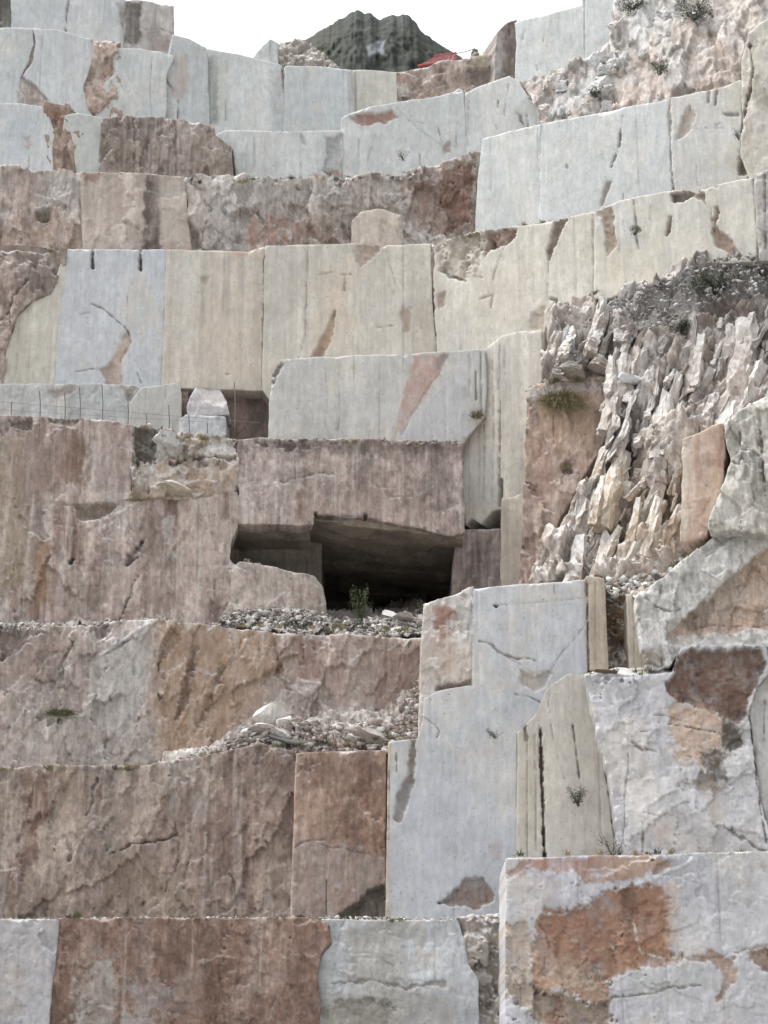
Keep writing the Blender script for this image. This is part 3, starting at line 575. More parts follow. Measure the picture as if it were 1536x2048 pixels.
# ---------------------------------------------------------------- terrace D
P(TD, 'rock_face', '-120,1254 70,1250 190,1252 230,1244 305,1240 400,1250 480,1262 545,1268 620,1270 720,1273 800,1276 852,1276 848,1400 842,1490 600,1500 420,1530 335,1575 -120,1580', 65.3, k=.10,
  cols=((170, 154, 144), (160, 140, 130), (178, 166, 158)), sty='crag', drl=0, f1=(.26, 1.2, 2.4, -.3), f2=(.11, .4, .9, -.3), rag=2.5, streak=.5, lime=.35, bru=.06,
  feats=[stain('310,1246 480,1262 545,1268 565,1335 540,1360 515,1430 440,1500 340,1560 292,1412 300,1350 314,1290', (170, 138, 108), .8, 18, 14, .2), stain('-90,1260 120,1262 110,1340 20,1380 -90,1400', (150, 128, 118), .6, 24, 16, .5), stain('200,1310 300,1240 306,1300 290,1400 260,1470 170,1420', (186, 184, 180), .65, 14, 14),
         line('200,1312 250,1280 298,1246', 3.5, -.12, (204, 202, 200), .7, 3), line('215,1310 260,1280', 3, .12, (108, 100, 94), .5, 3), stain('30,1430 300,1420 310,1540 20,1550', (184, 178, 172), .5, 26, 20), chip('190,1250 225,1250 215,1275 195,1280', .15, (130, 118, 112), 3, 1.5, .05),
         chip('398,1290 384,1350 372,1420 350,1440 356,1400 372,1350 384,1300', .16, (124, 98, 80), 3, 2, .05), chip('312,1380 326,1396 318,1410', .14, (100, 84, 72), 3, 1.5, .05), chip('455,1330 420,1420 395,1470 385,1460 410,1400 436,1340', .14, (140, 110, 86), 4, 2, .05),
         chip('545,1268 566,1330 556,1352 548,1346 552,1330', .10, (128, 98, 78), 3, 2, .05), stain('330,1250 400,1255 390,1300 330,1310', (146, 118, 96), .5, 12, 10),
         stain('592,1278 648,1280 648,1370 600,1362', (138, 96, 84), .75, 10, 6, .4), stain('540,1270 592,1272 600,1380 560,1380', (158, 128, 110), .5, 12, 8), stain('650,1280 850,1285 845,1420 650,1410', (156, 128, 116), .55, 18, 10, .4), line('657,1275 655,1340 652,1400', 3, .03, (200, 184, 172), .75, 1), line('700,1278 697,1350 695,1410', 4, .02, (194, 176, 164), .6, 3), line('745,1280 748,1330', 4, .02, (194, 176, 164), .6, 3), line('775,1280 772,1370', 2, .04, (120, 96, 86), .5, 2),
         line('570,1360 600,1388 620,1395 640,1400', 3.2, -.16, (206, 196, 186), .75, 3), line('600,1365 640,1368 648,1385', 3, -.12, (200, 190, 180), .65, 3), line('640,1400 655,1420 660,1440', 3, -.1, (200, 190, 180), .6, 3), stain('545,1350 600,1380 660,1410 640,1470 500,1480', (164, 148, 136), .6, 14, 12)],
  label='long wall under the cave, grey on one side, tan in the middle and red streaked beyond')
# ledge under the cave
P(TD, 'debris_slope', '-120,1250 60,1240 200,1250 300,1232 430,1225 470,1205 560,1212 640,1222 720,1225 850,1190 856,1270 720,1276 560,1268 430,1256 300,1247 60,1258 -120,1262', 65.6, k=.10, b=2.6, cols=((160, 150, 142), (140, 130, 122), (180, 176, 170)), sty='scree', rag=3, label='rubble strewn ledge in front of the cave')
rubble('rubble', '440,1240 470,1212 560,1210 640,1222 690,1240 760,1232 850,1228 852,1268 720,1272 560,1266', 65.6, 67.6, 1500, (.04, .19), [(208, 206, 202), (194, 188, 182), (176, 166, 158), (150, 142, 134)], 'pale rubble heaped along the ledge before the cave', TD, k=.10)
rubble('rubble', '-60,1250 60,1238 160,1252 250,1236 300,1234 440,1246 440,1256 300,1250 60,1260 -60,1262', 65.4, 66.2, 500, (.04, .13), [(204, 202, 198), (180, 172, 164), (156, 146, 138)], 'thin line of pale stones on the ledge left of the cave', TD, k=.10)

# ---------------------------------------------------------------- terrace E with the cave
KE = .13
P(TE, 'rock_face', '-120,842 20,832 140,836 190,836 268,850 264,920 262,1002 330,996 474,986 476,1046 460,1092 458,1118 472,1132 470,1180 466,1218 440,1262 -120,1266', 68.0, k=KE, seed=7100,
  cols=((172, 154, 144), (160, 140, 130), (180, 166, 156)), sty='split', streak=1.0, scol=(122, 98, 86), rag=2.2, lime=.55, mot=.2, th=4, f1=(.10, 1.6, 2.8, .12), f2=(.04, .5, 1.0, .1),
  feats=[stain('-90,850 40,880 60,1000 50,1160 -90,1220', (156, 140, 114), .6, 30, 20, .5), line('176,842 175,905', 1.6, .03, (204, 186, 168), .85, .5), stain('130,870 165,860 170,960 120,970', (128, 98, 78), .65, 10, 10, .6), stain('85,985 112,985 108,1110 88,1130', (196, 182, 174), .65, 8, 5),
         stain('75,1080 100,1080 96,1200 60,1230', (154, 118, 84), .7, 10, 8, .5), stain('112,1010 128,1000 122,1240 100,1250', (136, 106, 94), .6, 6, 6), chip('15,838 70,842 60,858 20,854', .1, (110, 100, 92), 5, 2, .05), chip('95,836 165,836 150,848 100,846', .1, (104, 92, 84), 5, 2, .05), stain('190,850 262,855 258,980 195,980', (174, 154, 146), .6, 14, 10, .3), stain('20,860 140,850 130,980 30,1000', (150, 126, 114), .5, 20, 16, .6),
         chip('150,1010 200,1006 240,1006 222,1024 200,1036 165,1042 152,1036', .34, (140, 124, 110), 2, 1.5, .06), line('160,1050 205,1042 235,1025 280,1008', 4, -.14, (196, 184, 172), .6, 3), stain('278,1030 345,1020 345,1130 300,1150 280,1110', (130, 112, 104), .6, 14, 16, .3), chip('285,1082 272,1098 258,1112 252,1130 262,1126 280,1100', .16, (104, 90, 82), 3, 1.4, .04),
         line('275,1152 262,1180 250,1215 238,1240', 2.6, .12, (80, 68, 62), .75, 2), line('255,1132 275,1118', 3, .12, DK, .6, 2), line('145,1122 142,1128', 4, .2, (60, 52, 46), .8, .5), line('112,1010 146,1010 152,1060 146,1120', 2, .06, (120, 100, 90), .5, 2), line('145,1130 200,1135 258,1134', 1.2, .03, (190, 178, 168), .6, 1), line('370,1130 410,1131 450,1130', 1.2, .03, (200, 188, 180), .6, 1.5),
         line('445,1140 447,1165', 2, .06, (110, 88, 78), .7, 1), stain('330,1040 350,1035 355,1110 335,1110', (198, 188, 182), .45, 8, 10, .8), stain('110,1140 150,1140 140,1250 112,1250', (186, 170, 164), .5, 10, 8), stain('420,1050 470,1050 455,1110 470,1200 410,1200', (188, 170, 160), .5, 14, 10), line('430,1160 427,1215', 1.8, .05, (120, 100, 90), .6, 1.5), stain('225,1140 260,1140 240,1250 215,1250', (180, 160, 152), .5, 8, 8), stain('290,1150 330,1140 330,1250 300,1250', (146, 122, 112), .5, 12, 10, .5)],
  label='broad pinkish brown streaked wall beside the cave with a diagonal crack')
P(TE, 'marble_block', '264,850 300,848 330,858 355,868 400,868 440,872 478,882 476,940 474,990 420,998 330,1000 262,1002 264,920', 68.0, k=KE, cols=((186, 178, 166), (160, 140, 122), (198, 196, 192)), sty='crag', drl=0, f1=(.42, 1.3, .9, .5), f2=(.12, .5, .4, .4), wrp=.45, bru=.2, dust=.6, rag=4, streak=.25, lime=.2,
  feats=[chip('268,852 300,852 320,850 315,900 290,930 270,920', .25, (104, 96, 84), 6, 2, .15), stain('280,930 360,920 470,920 470,990 280,995', (172, 146, 120), .6, 14, 16), stain('320,870 370,872 360,910 330,905', (206, 206, 206), .8, 6, 10), line('340,930 380,915 440,918 470,915', 3, .18, (96, 78, 64), .6, 6),
         stain('430,920 472,910 470,980 440,970', (190, 168, 148), .5, 8, 10), stain('325,960 360,955 375,985 320,990', (196, 184, 158), .7, 6, 5)], label='shattered pale rock between two brown walls')
P(TE, 'marble_block', '478,880 540,876 640,880 760,880 880,884 930,884 926,960 928,1064 905,1072 820,1052 730,1034 628,1030 626,1049 474,1046 470,1010 480,986 474,930', 68.0, k=KE, seed=7100, cols=((162, 144, 134), (150, 132, 124), (174, 158, 150)), sty='split', streak=.75, scol=(112, 92, 84), rag=2, th=.9, lime=.65, mot=.2,
  feats=[stain('480,882 925,886 925,905 480,905', (96, 84, 76), .65, 10, 10, .4), chip('500,885 560,884 640,890 630,898 540,900', .10, (110, 98, 92), 6, 2, .1), line('478,978 510,974 545,968 560,980', 3, -.05, (196, 188, 182), .7, 4), line('560,965 620,950 660,945', 2.5, .06, (120, 104, 96), .5, 5),
         stain('590,1000 720,985 860,1010 900,1060 740,1032 600,1030', (170, 150, 138), .6, 16, 12, .4), line('628,1030 640,1031 728,1033', 1.5, .06, DK, .7, .6), line('630,1026 631,1029', 4, .15, (46, 40, 36), .9, 0), line('731,1032 732,1035', 4, .15, (46, 40, 36), .9, 0), stain('596,990 606,985 602,1040 596,1040', (128, 100, 86), .7, 4, 4),
         stain('640,965 690,960 690,1000 650,1005', (120, 104, 96), .45, 10, 10)], label='mauve brown lintel wall over the cave mouth')
P(TE, 'marble_block', '456,1136 480,1124 505,1128 560,1140 628,1153 645,1178 652,1232 440,1240 462,1200 464,1160', 67.6, k=KE, cols=((168, 152, 142), (156, 140, 130), (180, 166, 156)), sty='split', f1=(.06, 1.2, 1.4, .1), f2=(.03, .4, .6, 0), streak=.5, rag=2, th=2.2, light=.4,
  feats=[stain('628,1150 655,1180 655,1232 632,1225', (150, 142, 132), .6, 4, 3)], label='low sill block closing the lower half of the cave mouth')
P(TE, 'marble_block', '914,1072 924,1060 1010,1058 1010,1180 930,1186 903,1196 906,1130', 70.0, k=.0, cols=((150, 134, 128), (140, 124, 118), (162, 146, 138)), sty='split', streak=.4, rag=1, lime=.3, th=7.5, feats=[stain('908,1075 922,1070 920,1190 905,1195', (168, 154, 142), .6, 4, 2)], label='mauve pier at the cave mouth beside the grooved wall')  # pale strip down the left edge is painted light, not a stain
# cave interior: ceiling, back walls, side walls, floor, cut as slabs of real thickness
def slab(parent, name, corners, n, cols, label=None, amp=.06, thick=.6):
    """a rough quad sheet between four corners (a,b,c,d) with thickness away from its normal"""
    a, b_, c, d_ = [np.asarray(p, float) for p in corners]; NSEED[0] += 13; sd = NSEED[0]
    s = np.linspace(0, 1, n); U, Vv = np.meshgrid(s, s); U = U.ravel()[:, None]; Vv = Vv.ravel()[:, None]
    Pp = (a * (1 - U) + b_ * U) * (1 - Vv) + (d_ * (1 - U) + c * U) * Vv
    nr = np.cross(b_ - a, d_ - a); L1 = np.linalg.norm(b_ - a); L2 = np.linalg.norm(d_ - a); nr /= np.linalg.norm(nr)
    uu = (U[:, 0] * L1); vv_ = (Vv[:, 0] * L2)
    hgt, rid, ed = facets(uu / 1.1 + sd, vv_ / 1.4, sd, 1.0)
    Pp = Pp + nr[None, :] * (amp * hgt + amp * .6 * fbm(uu, vv_, sd + 2, 3))[:, None]
    bk = Pp - nr[None, :] * thick
    idx = np.arange(n * n).reshape(n, n)
    q = np.stack([idx[:-1, :-1].ravel(), idx[:-1, 1:].ravel(), idx[1:, 1:].ravel(), idx[1:, :-1].ravel()], 1); N_ = n * n
    fs = [q, q[:, ::-1] + N_]
    for r_ in (idx[0], idx[-1][::-1], idx[:, 0][::-1], idx[:, -1]):
        fs.append(np.stack([r_[1:], r_[:-1], r_[:-1] + N_, r_[1:] + N_], 1))
    m1 = sstep(-.5, .5, fbm(uu * .5, vv_ * .5, sd + 5, 4))[:, None]
    C = (lin(cols[0]) * (1 - m1) + lin(cols[1]) * m1) * (1 + .2 * (rid - .5) + .15 * fbm(uu * .4, vv_ * 3, sd + 6, 3))[:, None]
    Vt = np.concatenate([Pp, bk]); org = Vt.min(0)
    o = link(name, np_mesh(name, Vt - org, fs, np.concatenate([C, C])), M_ROCK, parent, Vector(org)); tag(o, label)
    return o
def on(px, py, A, k, extra=0.0):
    dx, dy, dz = ray(px, py); t = A / (dy - k * dx); p = np.array([t * dx, t * dy, CAMZ + t * dz]); p[1] += extra; return p
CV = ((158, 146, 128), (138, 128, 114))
za = on(632, 1033, 68, KE)[2]; zb = on(912, 1070, 68, KE)[2]; zl = on(470, 1045, 68, KE)[2]; zl2 = on(630, 1049, 68, KE)[2]
xL, xM, xR = on(456, 1090, 68, KE)[0], on(632, 1090, 68, KE)[0], on(908, 1130, 68, KE)[0]
yL, yM, yR = 68 + KE * xL + .1, 68 + KE * xM + .1, 68 + KE * xR + .1
zf = on(700, 1262, 66, KE)[2] - .2
slab(TE, 'cave_ceiling', [(xM - .5, yM + .3, za + .02), (xM - .5, yM + 11.5, za), (xR + .35, yR + 11.5, zb + .05), (xR + .35, yR + .3, zb + .02)], 90, CV, 'dark ceiling of the cave', .08)
slab(TE, 'cave_ceiling', [(xL - .8, yL + .3, zl + .02), (xL - .8, yL + 6, zl + .05), (xM - .3, yM + 6, zl2 + .05), (xM - .3, yM + .3, zl2 + .02)], 60, CV, None, .08)
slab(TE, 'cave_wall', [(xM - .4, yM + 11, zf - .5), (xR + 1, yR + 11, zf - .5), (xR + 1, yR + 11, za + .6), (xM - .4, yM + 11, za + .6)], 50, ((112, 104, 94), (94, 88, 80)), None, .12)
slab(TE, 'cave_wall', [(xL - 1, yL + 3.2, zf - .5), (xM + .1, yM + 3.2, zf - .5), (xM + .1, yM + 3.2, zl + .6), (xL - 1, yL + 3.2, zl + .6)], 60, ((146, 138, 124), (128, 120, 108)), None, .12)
slab(TE, 'cave_wall', [(xM + .06, yM + 3.45, zf - .5), (xM + .06, yM + 11.5, zf - .5), (xM + .06, yM + 11.5, za + .4), (xM + .06, yM + 3.45, za + .4)], 40, CV, None, .05, .35)
slab(TE, 'cave_wall', [(xR + .3, yR + 2.5, zf - .5), (xR + .3, yR + 11.5, zf - .5), (xR + .3, yR + 11.5, za + .4), (xR + .3, yR + 2.5, za + .4)][::-1], 40, CV, None, .05)
slab(TE, 'cave_wall', [(xL - .5, yL + .3, zf - .5), (xL - .5, yL + 6, zf - .5), (xL - .5, yL + 6, zl + .5), (xL - .5, yL + .3, zl + .5)], 40, CV, None, .1)
slab(TE, 'cave_floor', [(xL - 1, yL - 2, zf), (xR + 1, yR - 2, zf), (xR + 1, yR + 11.5, zf), (xL - 1, yL + 11.5, zf)], 60, ((150, 142, 132), (120, 112, 104)), None, .15)
rubble('rubble', '640,1228 720,1240 850,1215 850,1262 640,1262', 66.5, 69.5, 260, (.05, .2), [(190, 186, 180), (150, 142, 134), (120, 112, 104)], 'loose stones at the cave entrance', TE)
rubble('rubble', '470,1135 490,1118 520,1126 545,1142 530,1146', 67.9, 68.2, 120, (.05, .16), [(190, 184, 176), (166, 154, 144)], 'small heap of stones on the sill of the cave', TE)
rubble('rubble', '520,1136 630,1153 630,1158 520,1143', 67.6, 67.9, 90, (.03, .08), [(204, 200, 194)], None, TE)
rubble('rubble', '280,852 330,862 400,872 478,886 476,900 420,892 330,885 290,880', 67.4, 68.4, 300, (.06, .26), [(206, 205, 202), (190, 182, 172), (164, 148, 132)], 'pale broken stones on the ledge under the two loose blocks', TE)
rubble('rubble', '478,880 640,876 925,882 925,888 640,886 478,888', 67.9, 68.4, 300, (.03, .11), [(140, 130, 122), (180, 174, 168), (110, 100, 94)], None, TE)

# ---------------------------------------------------------------- terrace F
KF = .03
P(TF, 'marble_block', '-120,505 60,500 134,498 130,545 100,588 66,602 36,630 16,690 4,775 -120,780', 71.0, k=KF, cols=((168, 150, 138), (150, 132, 122), (186, 174, 162)), sty='crag', rag=3.5, streak=.4, lime=.3,
  feats=[stain('40,510 130,505 120,560 60,600 45,560', (112, 98, 88), .5, 14, 14), line('0,650 15,620 60,560', 2.5, .15, DK, .5, 5)], label='rough brown rock left of the cream slabs')
P(TF, 'marble_block', '132,500 130,560 122,600 112,690 110,778 4,780 16,690 36,630 66,602 100,588', 71.0, seed=7200, k=KF, cols=((192, 188, 174), (184, 179, 165), (197, 193, 180)), sty='sawn', streak=.3, rag=1.4, light=.3, label='cream slab with a broken stepped left edge')
P(TF, 'marble_block', '133,499 200,500 331,500 327,640 321,778 111,778 114,690 123,600 131,560', 71.0, seed=7200, k=KF, cols=((184, 189, 194), (178, 184, 190), (188, 186, 180)), sty='sawn', streak=.2, rag=.9,
  feats=[line('185,607 205,615 225,632 245,650 257,662 260,682 250,700 240,722', 2.2, .06, (120, 106, 94), .75, 2), chip('232,690 258,664 264,690 250,705 244,735 246,778 215,772 206,740 225,715', .10, (174, 152, 138), 4, 2, .06), line('150,745 185,738 215,734', 1.4, .04, (130, 116, 106), .7, 1.5),
         ('line', pts('185,499 185,536'), 3.6, .22, lin((96, 92, 90)), .9, .3), ('line', pts('281,499 281,538'), 3.6, .22, lin((96, 92, 90)), .9, .3), line('250,580 256,600 252,612', 1.2, .03, (140, 130, 122), .6, 1.5), line('212,665 215,675', 2.2, .05, DK, .5, 1), line('150,628 180,624', 1.2, .03, (150, 140, 132), .6, 1.5),
         line('275,745 283,765', 1.3, .04, DK, .6, 1)], label='bluish white slab with a jagged crack and two dark slots at its top')
P(TF, 'marble_block', '331,500 420,502 495,505 531,494 529,640 525,780 321,774 327,640', 71.0, seed=7200, k=KF, cols=((197, 187, 171), (189, 181, 169), (202, 191, 173)), sty='sawn', streak=.45, rag=1.0, th=1.2,
  feats=[stain('345,520 400,510 400,600 360,700 330,690', (182, 182, 178), .5, 18, 14, .5), chip('400,556 418,553 416,575 411,578', .06, (168, 154, 136), 2, 1.4, .03), line('429,510 426,570 424,650', 1, .02, (150, 140, 126), .5, 1), stain('505,560 527,540 525,775 500,775', (172, 160, 144), .6, 8, 6, .5), line('452,749 466,749', 1.4, .05, DK, .7, .3),
         stain('400,600 500,560 500,760 400,760', (204, 186, 164), .4, 20, 14, .5), line('530,495 527,640 525,775', 2, .08, (120, 104, 88), .7, .8), stain('455,500 530,496 520,520 470,515', (190, 160, 136), .6, 6, 6), line('329,500 326,640 320,775', 1.5, .05, (120, 112, 104), .7, .5)], label='peach cream slab overhanging the niche with the loose blocks')
P(TF, 'marble_block', '531,493 620,491 712,489 768,492 860,488 863,600 873,712 700,716 562,722 544,745 540,800 524,778 528,640', 71.0, seed=7200, k=KF, cols=((194, 188, 174), (187, 182, 171), (199, 191, 176)), sty='sawn', streak=.4, rag=1.2,
  feats=[chip('622,715 640,680 655,655 669,622 668,650 660,682 645,715', .22, (144, 112, 90), 2, 1.2, .08), line('616,495 613,600 610,670 598,715', 1.4, .04, (140, 128, 114), .6, 1), line('682,549 702,549', 1.6, .05, (130, 114, 98), .7, .6), line('690,550 689,580', 2, .05, (130, 112, 96), .7, 1), chip('712,489 770,489 740,515 722,530 712,520', .12, (178, 156, 138), 4, 1.5, .08),
         stain('536,530 615,520 610,600 540,640', (178, 174, 162), .45, 18, 14, .5), stain('620,540 712,520 700,700 625,700', (200, 182, 158), .4, 18, 14, .5), chip('798,625 822,615 824,665 806,668', .06, (168, 146, 128), 3, 1.3, .04), stain('826,615 862,600 866,710 845,710', (172, 158, 140), .6, 10, 8, .6), line('770,500 790,560 780,600', 1.2, .03, (140, 130, 118), .5, 4), line('752,655 790,650', 1.4, .04, (120, 108, 96), .7, 1), line('640,550 668,543', 1.2, .03, (140, 128, 116), .6, 1)],
  label='cream slab with a brown spear shaped chip')
P(TF, 'marble_block', '546,742 562,720 700,712 830,708 930,702 968,700 972,760 970,832 930,880 928,888 760,884 538,878 540,800', 69.7, k=KF, cols=((192, 191, 185), (186, 186, 182), (196, 192, 182)), sty='sawn', streak=.25, bed=.04, rag=1.2, th=3.2,
  feats=[stain('826,710 896,708 880,750 842,806 786,878 798,822', (180, 148, 134), .9, 4, 4, .2), line('896,710 885,735 842,800 800,870', 1.3, .03, (160, 140, 130), .7, 2), chip('870,712 898,708 885,735 872,750', .05, (150, 138, 134), 3, 2, .04), stain('845,810 930,715 935,870 800,876', (186, 188, 196), .6, 12, 8),
         line('650,722 655,800 650,870', 1, .02, (160, 152, 140), .5, 1), line('676,716 680,800 676,870', 1.4, .03, (158, 150, 138), .6, 1), chip('546,742 562,720 570,730 556,752 548,770', .12, (128, 120, 112), 3, 1.5, .05), line('951,745 952,800', 2, .08, DK, .6, .5), line('940,705 940,790', 1.2, .04, (140, 132, 122), .6, .5), line('962,705 963,830', 1.6, .06, (120, 110, 100), .6, .5)],
  label='large pale block standing forward with a pink diagonal vein')
P(TF, 'marble_block', '-120,772 205,768 272,772 282,780 264,800 257,850 -120,848', 70.4, k=KF, cols=((182, 185, 182), (174, 178, 178), (186, 182, 172)), sty='worn', streak=.25, rag=1.2, f1=(.06, 1.6, 1.6, .1), feats=[chip('95,780 130,775 155,776 140,790 110,795', .06, (160, 150, 142), 4, 2, .05), chip('240,775 276,774 268,790 258,800', .06, (140, 132, 124), 3, 1.5, .04)], label='pale low wall behind the wire fence')
P(TF, 'marble_block', '282,776 352,766 360,775 362,870 256,858 264,802', 70.3, k=KF, cols=((184, 184, 178), (178, 178, 172), (190, 186, 176)), sty='sawn', streak=.2, rag=1.2, feats=[line('293,775 290,840', 1, .02, (150, 145, 138), .5, 1)], label='pale low block with a slanted edge next to the niche')
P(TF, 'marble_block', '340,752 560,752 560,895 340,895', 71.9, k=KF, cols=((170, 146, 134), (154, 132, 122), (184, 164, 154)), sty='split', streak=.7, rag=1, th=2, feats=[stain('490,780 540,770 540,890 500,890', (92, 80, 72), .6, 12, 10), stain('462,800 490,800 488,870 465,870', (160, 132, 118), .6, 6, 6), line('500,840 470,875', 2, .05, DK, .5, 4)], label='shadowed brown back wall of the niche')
P(TF, 'marble_block', '357,766 376,768 374,872 360,872', 71.2, k=KF, cols=((152, 124, 114), (140, 114, 106)), sty='split', streak=.5, rag=1, th=2, label='narrow pinkish jamb of the niche')
AW, KW = 71.9, -.5
P(TF, 'marble_block', '868,491 905,474 960,463 1020,456 1080,450 1136,436 1190,424 1191,590 1134,604 1098,620 1086,668 1082,760 1060,800 970,800 968,700 872,708 866,600', AW, k=KW, cols=((195, 190, 178), (189, 185, 175), (198, 192, 178)), sty='sawn', streak=.3, rag=1.2,
  feats=[chip('868,492 905,474 960,463 1000,458 985,490 960,520 962,555 930,560 880,540 872,510', .18, (182, 172, 158), 4, 1.5, .2), line('880,540 905,552 930,560', 4, .15, (110, 98, 88), .7, 3), chip('975,462 1040,456 1020,485 985,500 968,515', .28, (148, 122, 106), 4, 1.4, .1), chip('1112,442 1136,436 1116,475 1098,520 1095,500', .18, (128, 112, 102), 2, 1.2, .06), line('1098,520 1094,600', 1.2, .04, DK, .5, .6), line('1186,430 1187,590', 2, .05, (140, 132, 118), .6, .5),
         line('864,492 864,600 872,700', 3.5, .12, (130, 116, 104), .6, .6), chip('874,590 890,585 888,612 876,620', .08, (150, 130, 114), 2, 1.2, .04), line('1100,597 1112,600 1108,615', 2.6, .1, (110, 96, 84), .7, 1.5), stain('950,560 1070,520 1060,640 960,660', (198, 186, 168), .4, 26, 20, .4), line('1020,470 1000,520 985,560', 1.2, .04, (140, 128, 116), .6, 2), line('960,600 985,590 982,615', 1.6, .05, (130, 118, 106), .6, 2),
         line('921,690 921,700', 1.4, .04, DK, .6, .2), chip('1060,625 1090,615 1085,660 1062,660', .08, (178, 162, 146), 3, 1.5, .04)], label='cream corner wall turning toward the viewer')
P(TF, 'marble_block', '1190,424 1240,402 1345,382 1412,378 1450,366 1506,356 1516,420 1520,520 1404,528 1310,566 1210,598 1190,596', AW - .1, k=KW, cols=((195, 191, 179), (189, 186, 176), (191, 191, 185)), sty='sawn', streak=.35, rag=1.2,
  feats=[chip('1343,388 1362,384 1390,376 1408,384 1412,410 1402,402 1385,392 1360,404 1345,402', .25, (116, 98, 86), 2, 1.2, .06), chip('1192,424 1222,416 1228,462 1236,490 1212,516 1214,480 1206,450', .16, (162, 142, 124), 3, 1.3, .08), chip('1331,475 1338,432 1344,432 1340,462', .14, (110, 94, 80), 1, 1.2, .03), chip('1425,440 1434,405 1442,425 1430,450 1446,465 1472,490 1480,514 1460,512 1430,490 1424,462', .20, (158, 132, 114), 3, 1.4, .08),
         line('1268,400 1272,470 1276,497', 1.8, .06, (110, 96, 82), .7, 1), line('1262,455 1276,462', 5, .08, (96, 86, 68), .7, 3), line('1395,505 1397,520', 2, .06, DK, .6, .5), line('1421,405 1424,460', 1.4, .05, DK, .6, 1), line('1508,360 1514,430 1518,520', 2.5, .1, (96, 90, 84), .8, .6), stain('1200,500 1320,480 1320,560 1210,590', (196, 186, 160), .5, 20, 14, .4),
         line('1302,410 1300,440', 1, .03, DK, .4, .5), chip('1424,365 1436,366 1434,376 1424,374', .1, (110, 96, 86), 1.5, 1, .03)], label='cream wall of the upper terrace with a notched top and triangular chips')
P(TF, 'marble_block', '1508,345 1620,318 1660,300 1660,520 1520,520', AW - .8, k=KW, cols=((168, 164, 158), (152, 146, 140), (180, 176, 170)), sty='worn', streak=.6, rag=1.5, feats=[line('1530,350 1532,500', 2, .08, DK, .6, 1)], label='narrow grey slab at the picture edge beyond the notched wall')
P(TF, 'marble_block', '966,702 1004,672 1048,662 1084,662 1082,762 1056,806 1052,960 1040,1172 1006,1176 1004,1016 985,1022 962,1048 945,1036 932,1050 926,1000 924,886 968,832', AW - .04, k=KW, cols=((194, 189, 177), (188, 183, 173), (192, 185, 172)), sty='sawn', streak=.6, rag=1.6, th=2.6, hf=.012,
  feats=[line('1000,690 999,850 998,1015', 2, .08, (110, 98, 86), .75, .6), line('985,720 986,880 984,1010', 1.2, .04, (130, 120, 108), .7, .6), line('968,835 967,1000', 1.6, .05, (110, 98, 88), .7, .6), line('1010,700 1012,800', 1.4, .04, (130, 120, 108), .6, .6), line('1002,960 1000,1010', 4, .14, (86, 74, 62), .8, 1), line('935,890 938,1000', 1, .03, (150, 140, 128), .6, .5),
         stain('1006,1050 1050,1030 1042,1170 1008,1172', (192, 178, 156), .5, 8, 6, .4), line('1004,1090 1006,1140', 2.5, .08, DK, .7, 2), stain('930,900 1000,900 1000,1010 930,1020', (186, 184, 180), .5, 10, 8), line('958,1010 957,840', 1, .03, (140, 130, 120), .6, .4)], label='long cream wall with vertical saw grooves, ragged where it overhangs the pier')
P(TF, 'marble_block', '1003,1000 1052,985 1050,1060 1042,1176 1000,1182 1002,1090', AW - .45, k=KW, cols=((188, 176, 158), (178, 166, 150), (192, 182, 166)), sty='sawn', streak=.5, rag=1.6, th=3, label='pale tan foot of the grooved wall')

# ---------------------------------------------------------------- right spur of shattered rock
KS = -.34
SLP = dict(k=KS, b=.34, yref=1150)
P(TF, 'rock_face', '1054,776 1090,762 1160,756 1206,754 1214,840 1200,905 1160,965 1120,1030 1092,1100 1070,1180 1040,1182 1050,950', 68.0, k=-.2, cols=((168, 138, 122), (154, 126, 112), (176, 150, 132)), sty='split', streak=.4, rag=3, f1=(.16, 1.0, 1.4, .5), th=5,
  feats=[stain('1085,795 1180,770 1180,900 1120,930 1090,880', (176, 146, 112), .65, 14, 12, .5), stain('1055,775 1200,755 1200,778 1060,800', (180, 176, 172), .8, 6, 10), stain('1056,800 1080,800 1075,830 1060,850', (110, 98, 90), .6, 6, 8), line('1106,830 1108,900', 2, .05, (120, 92, 74), .6, 1.5), line('1170,870 1150,910 1140,930', 2, -.06, (196, 184, 174), .6, 3), stain('1060,860 1110,900 1100,1000 1060,1000', (160, 124, 108), .5, 16, 12), chip('1120,925 1145,915 1145,945 1125,945', .12, (110, 88, 66), 5, 2, .05)], label='pink tan face under the hanging grass tuft')
S2 = P(TF, 'rock_face', '1096,622 1140,600 1210,588 1312,562 1400,522 1540,495 1660,470 1660,1090 1540,1072 1424,1075 1330,1160 1262,1192 1176,1168 1064,1176 1092,1100 1125,1030 1160,965 1204,900 1212,840 1204,756 1086,768 1090,668', 66.4, **SLP,
  cols=((164, 152, 142), (142, 126, 114), (182, 174, 166)), sty='rough', f1=(.5, .8, 2.0, -.42), f2=(.22, .32, .9, -.38), f3=(.06, .14, .25, -.2), rdg=None, wrp=.2, stp=.2, lo=.6, fine=.02, bru=.1, rcol=.34, dust=.7, lime=.25, mot=.16, drl=0, rag=5, th=3, streak=.2, step=2.2,
  feats=[stain('1200,600 1320,560 1540,495 1560,560 1430,590 1330,650 1230,650', (142, 140, 138), .8, 14, 16), stain('1200,920 1280,900 1366,950 1366,1060 1290,1150 1210,1140', (158, 136, 110), .6, 22, 20, .4), stain('1100,640 1200,610 1200,740 1110,740', (176, 170, 166), .5, 16, 14), stain('1060,960 1130,1000 1100,1100 1065,1150', (160, 130, 116), .6, 14, 12),
         stain('1210,850 1260,800 1300,700 1330,700 1260,860 1220,950', (186, 184, 186), .7, 10, 12)], label='steep spur of shattered grey and white rock')
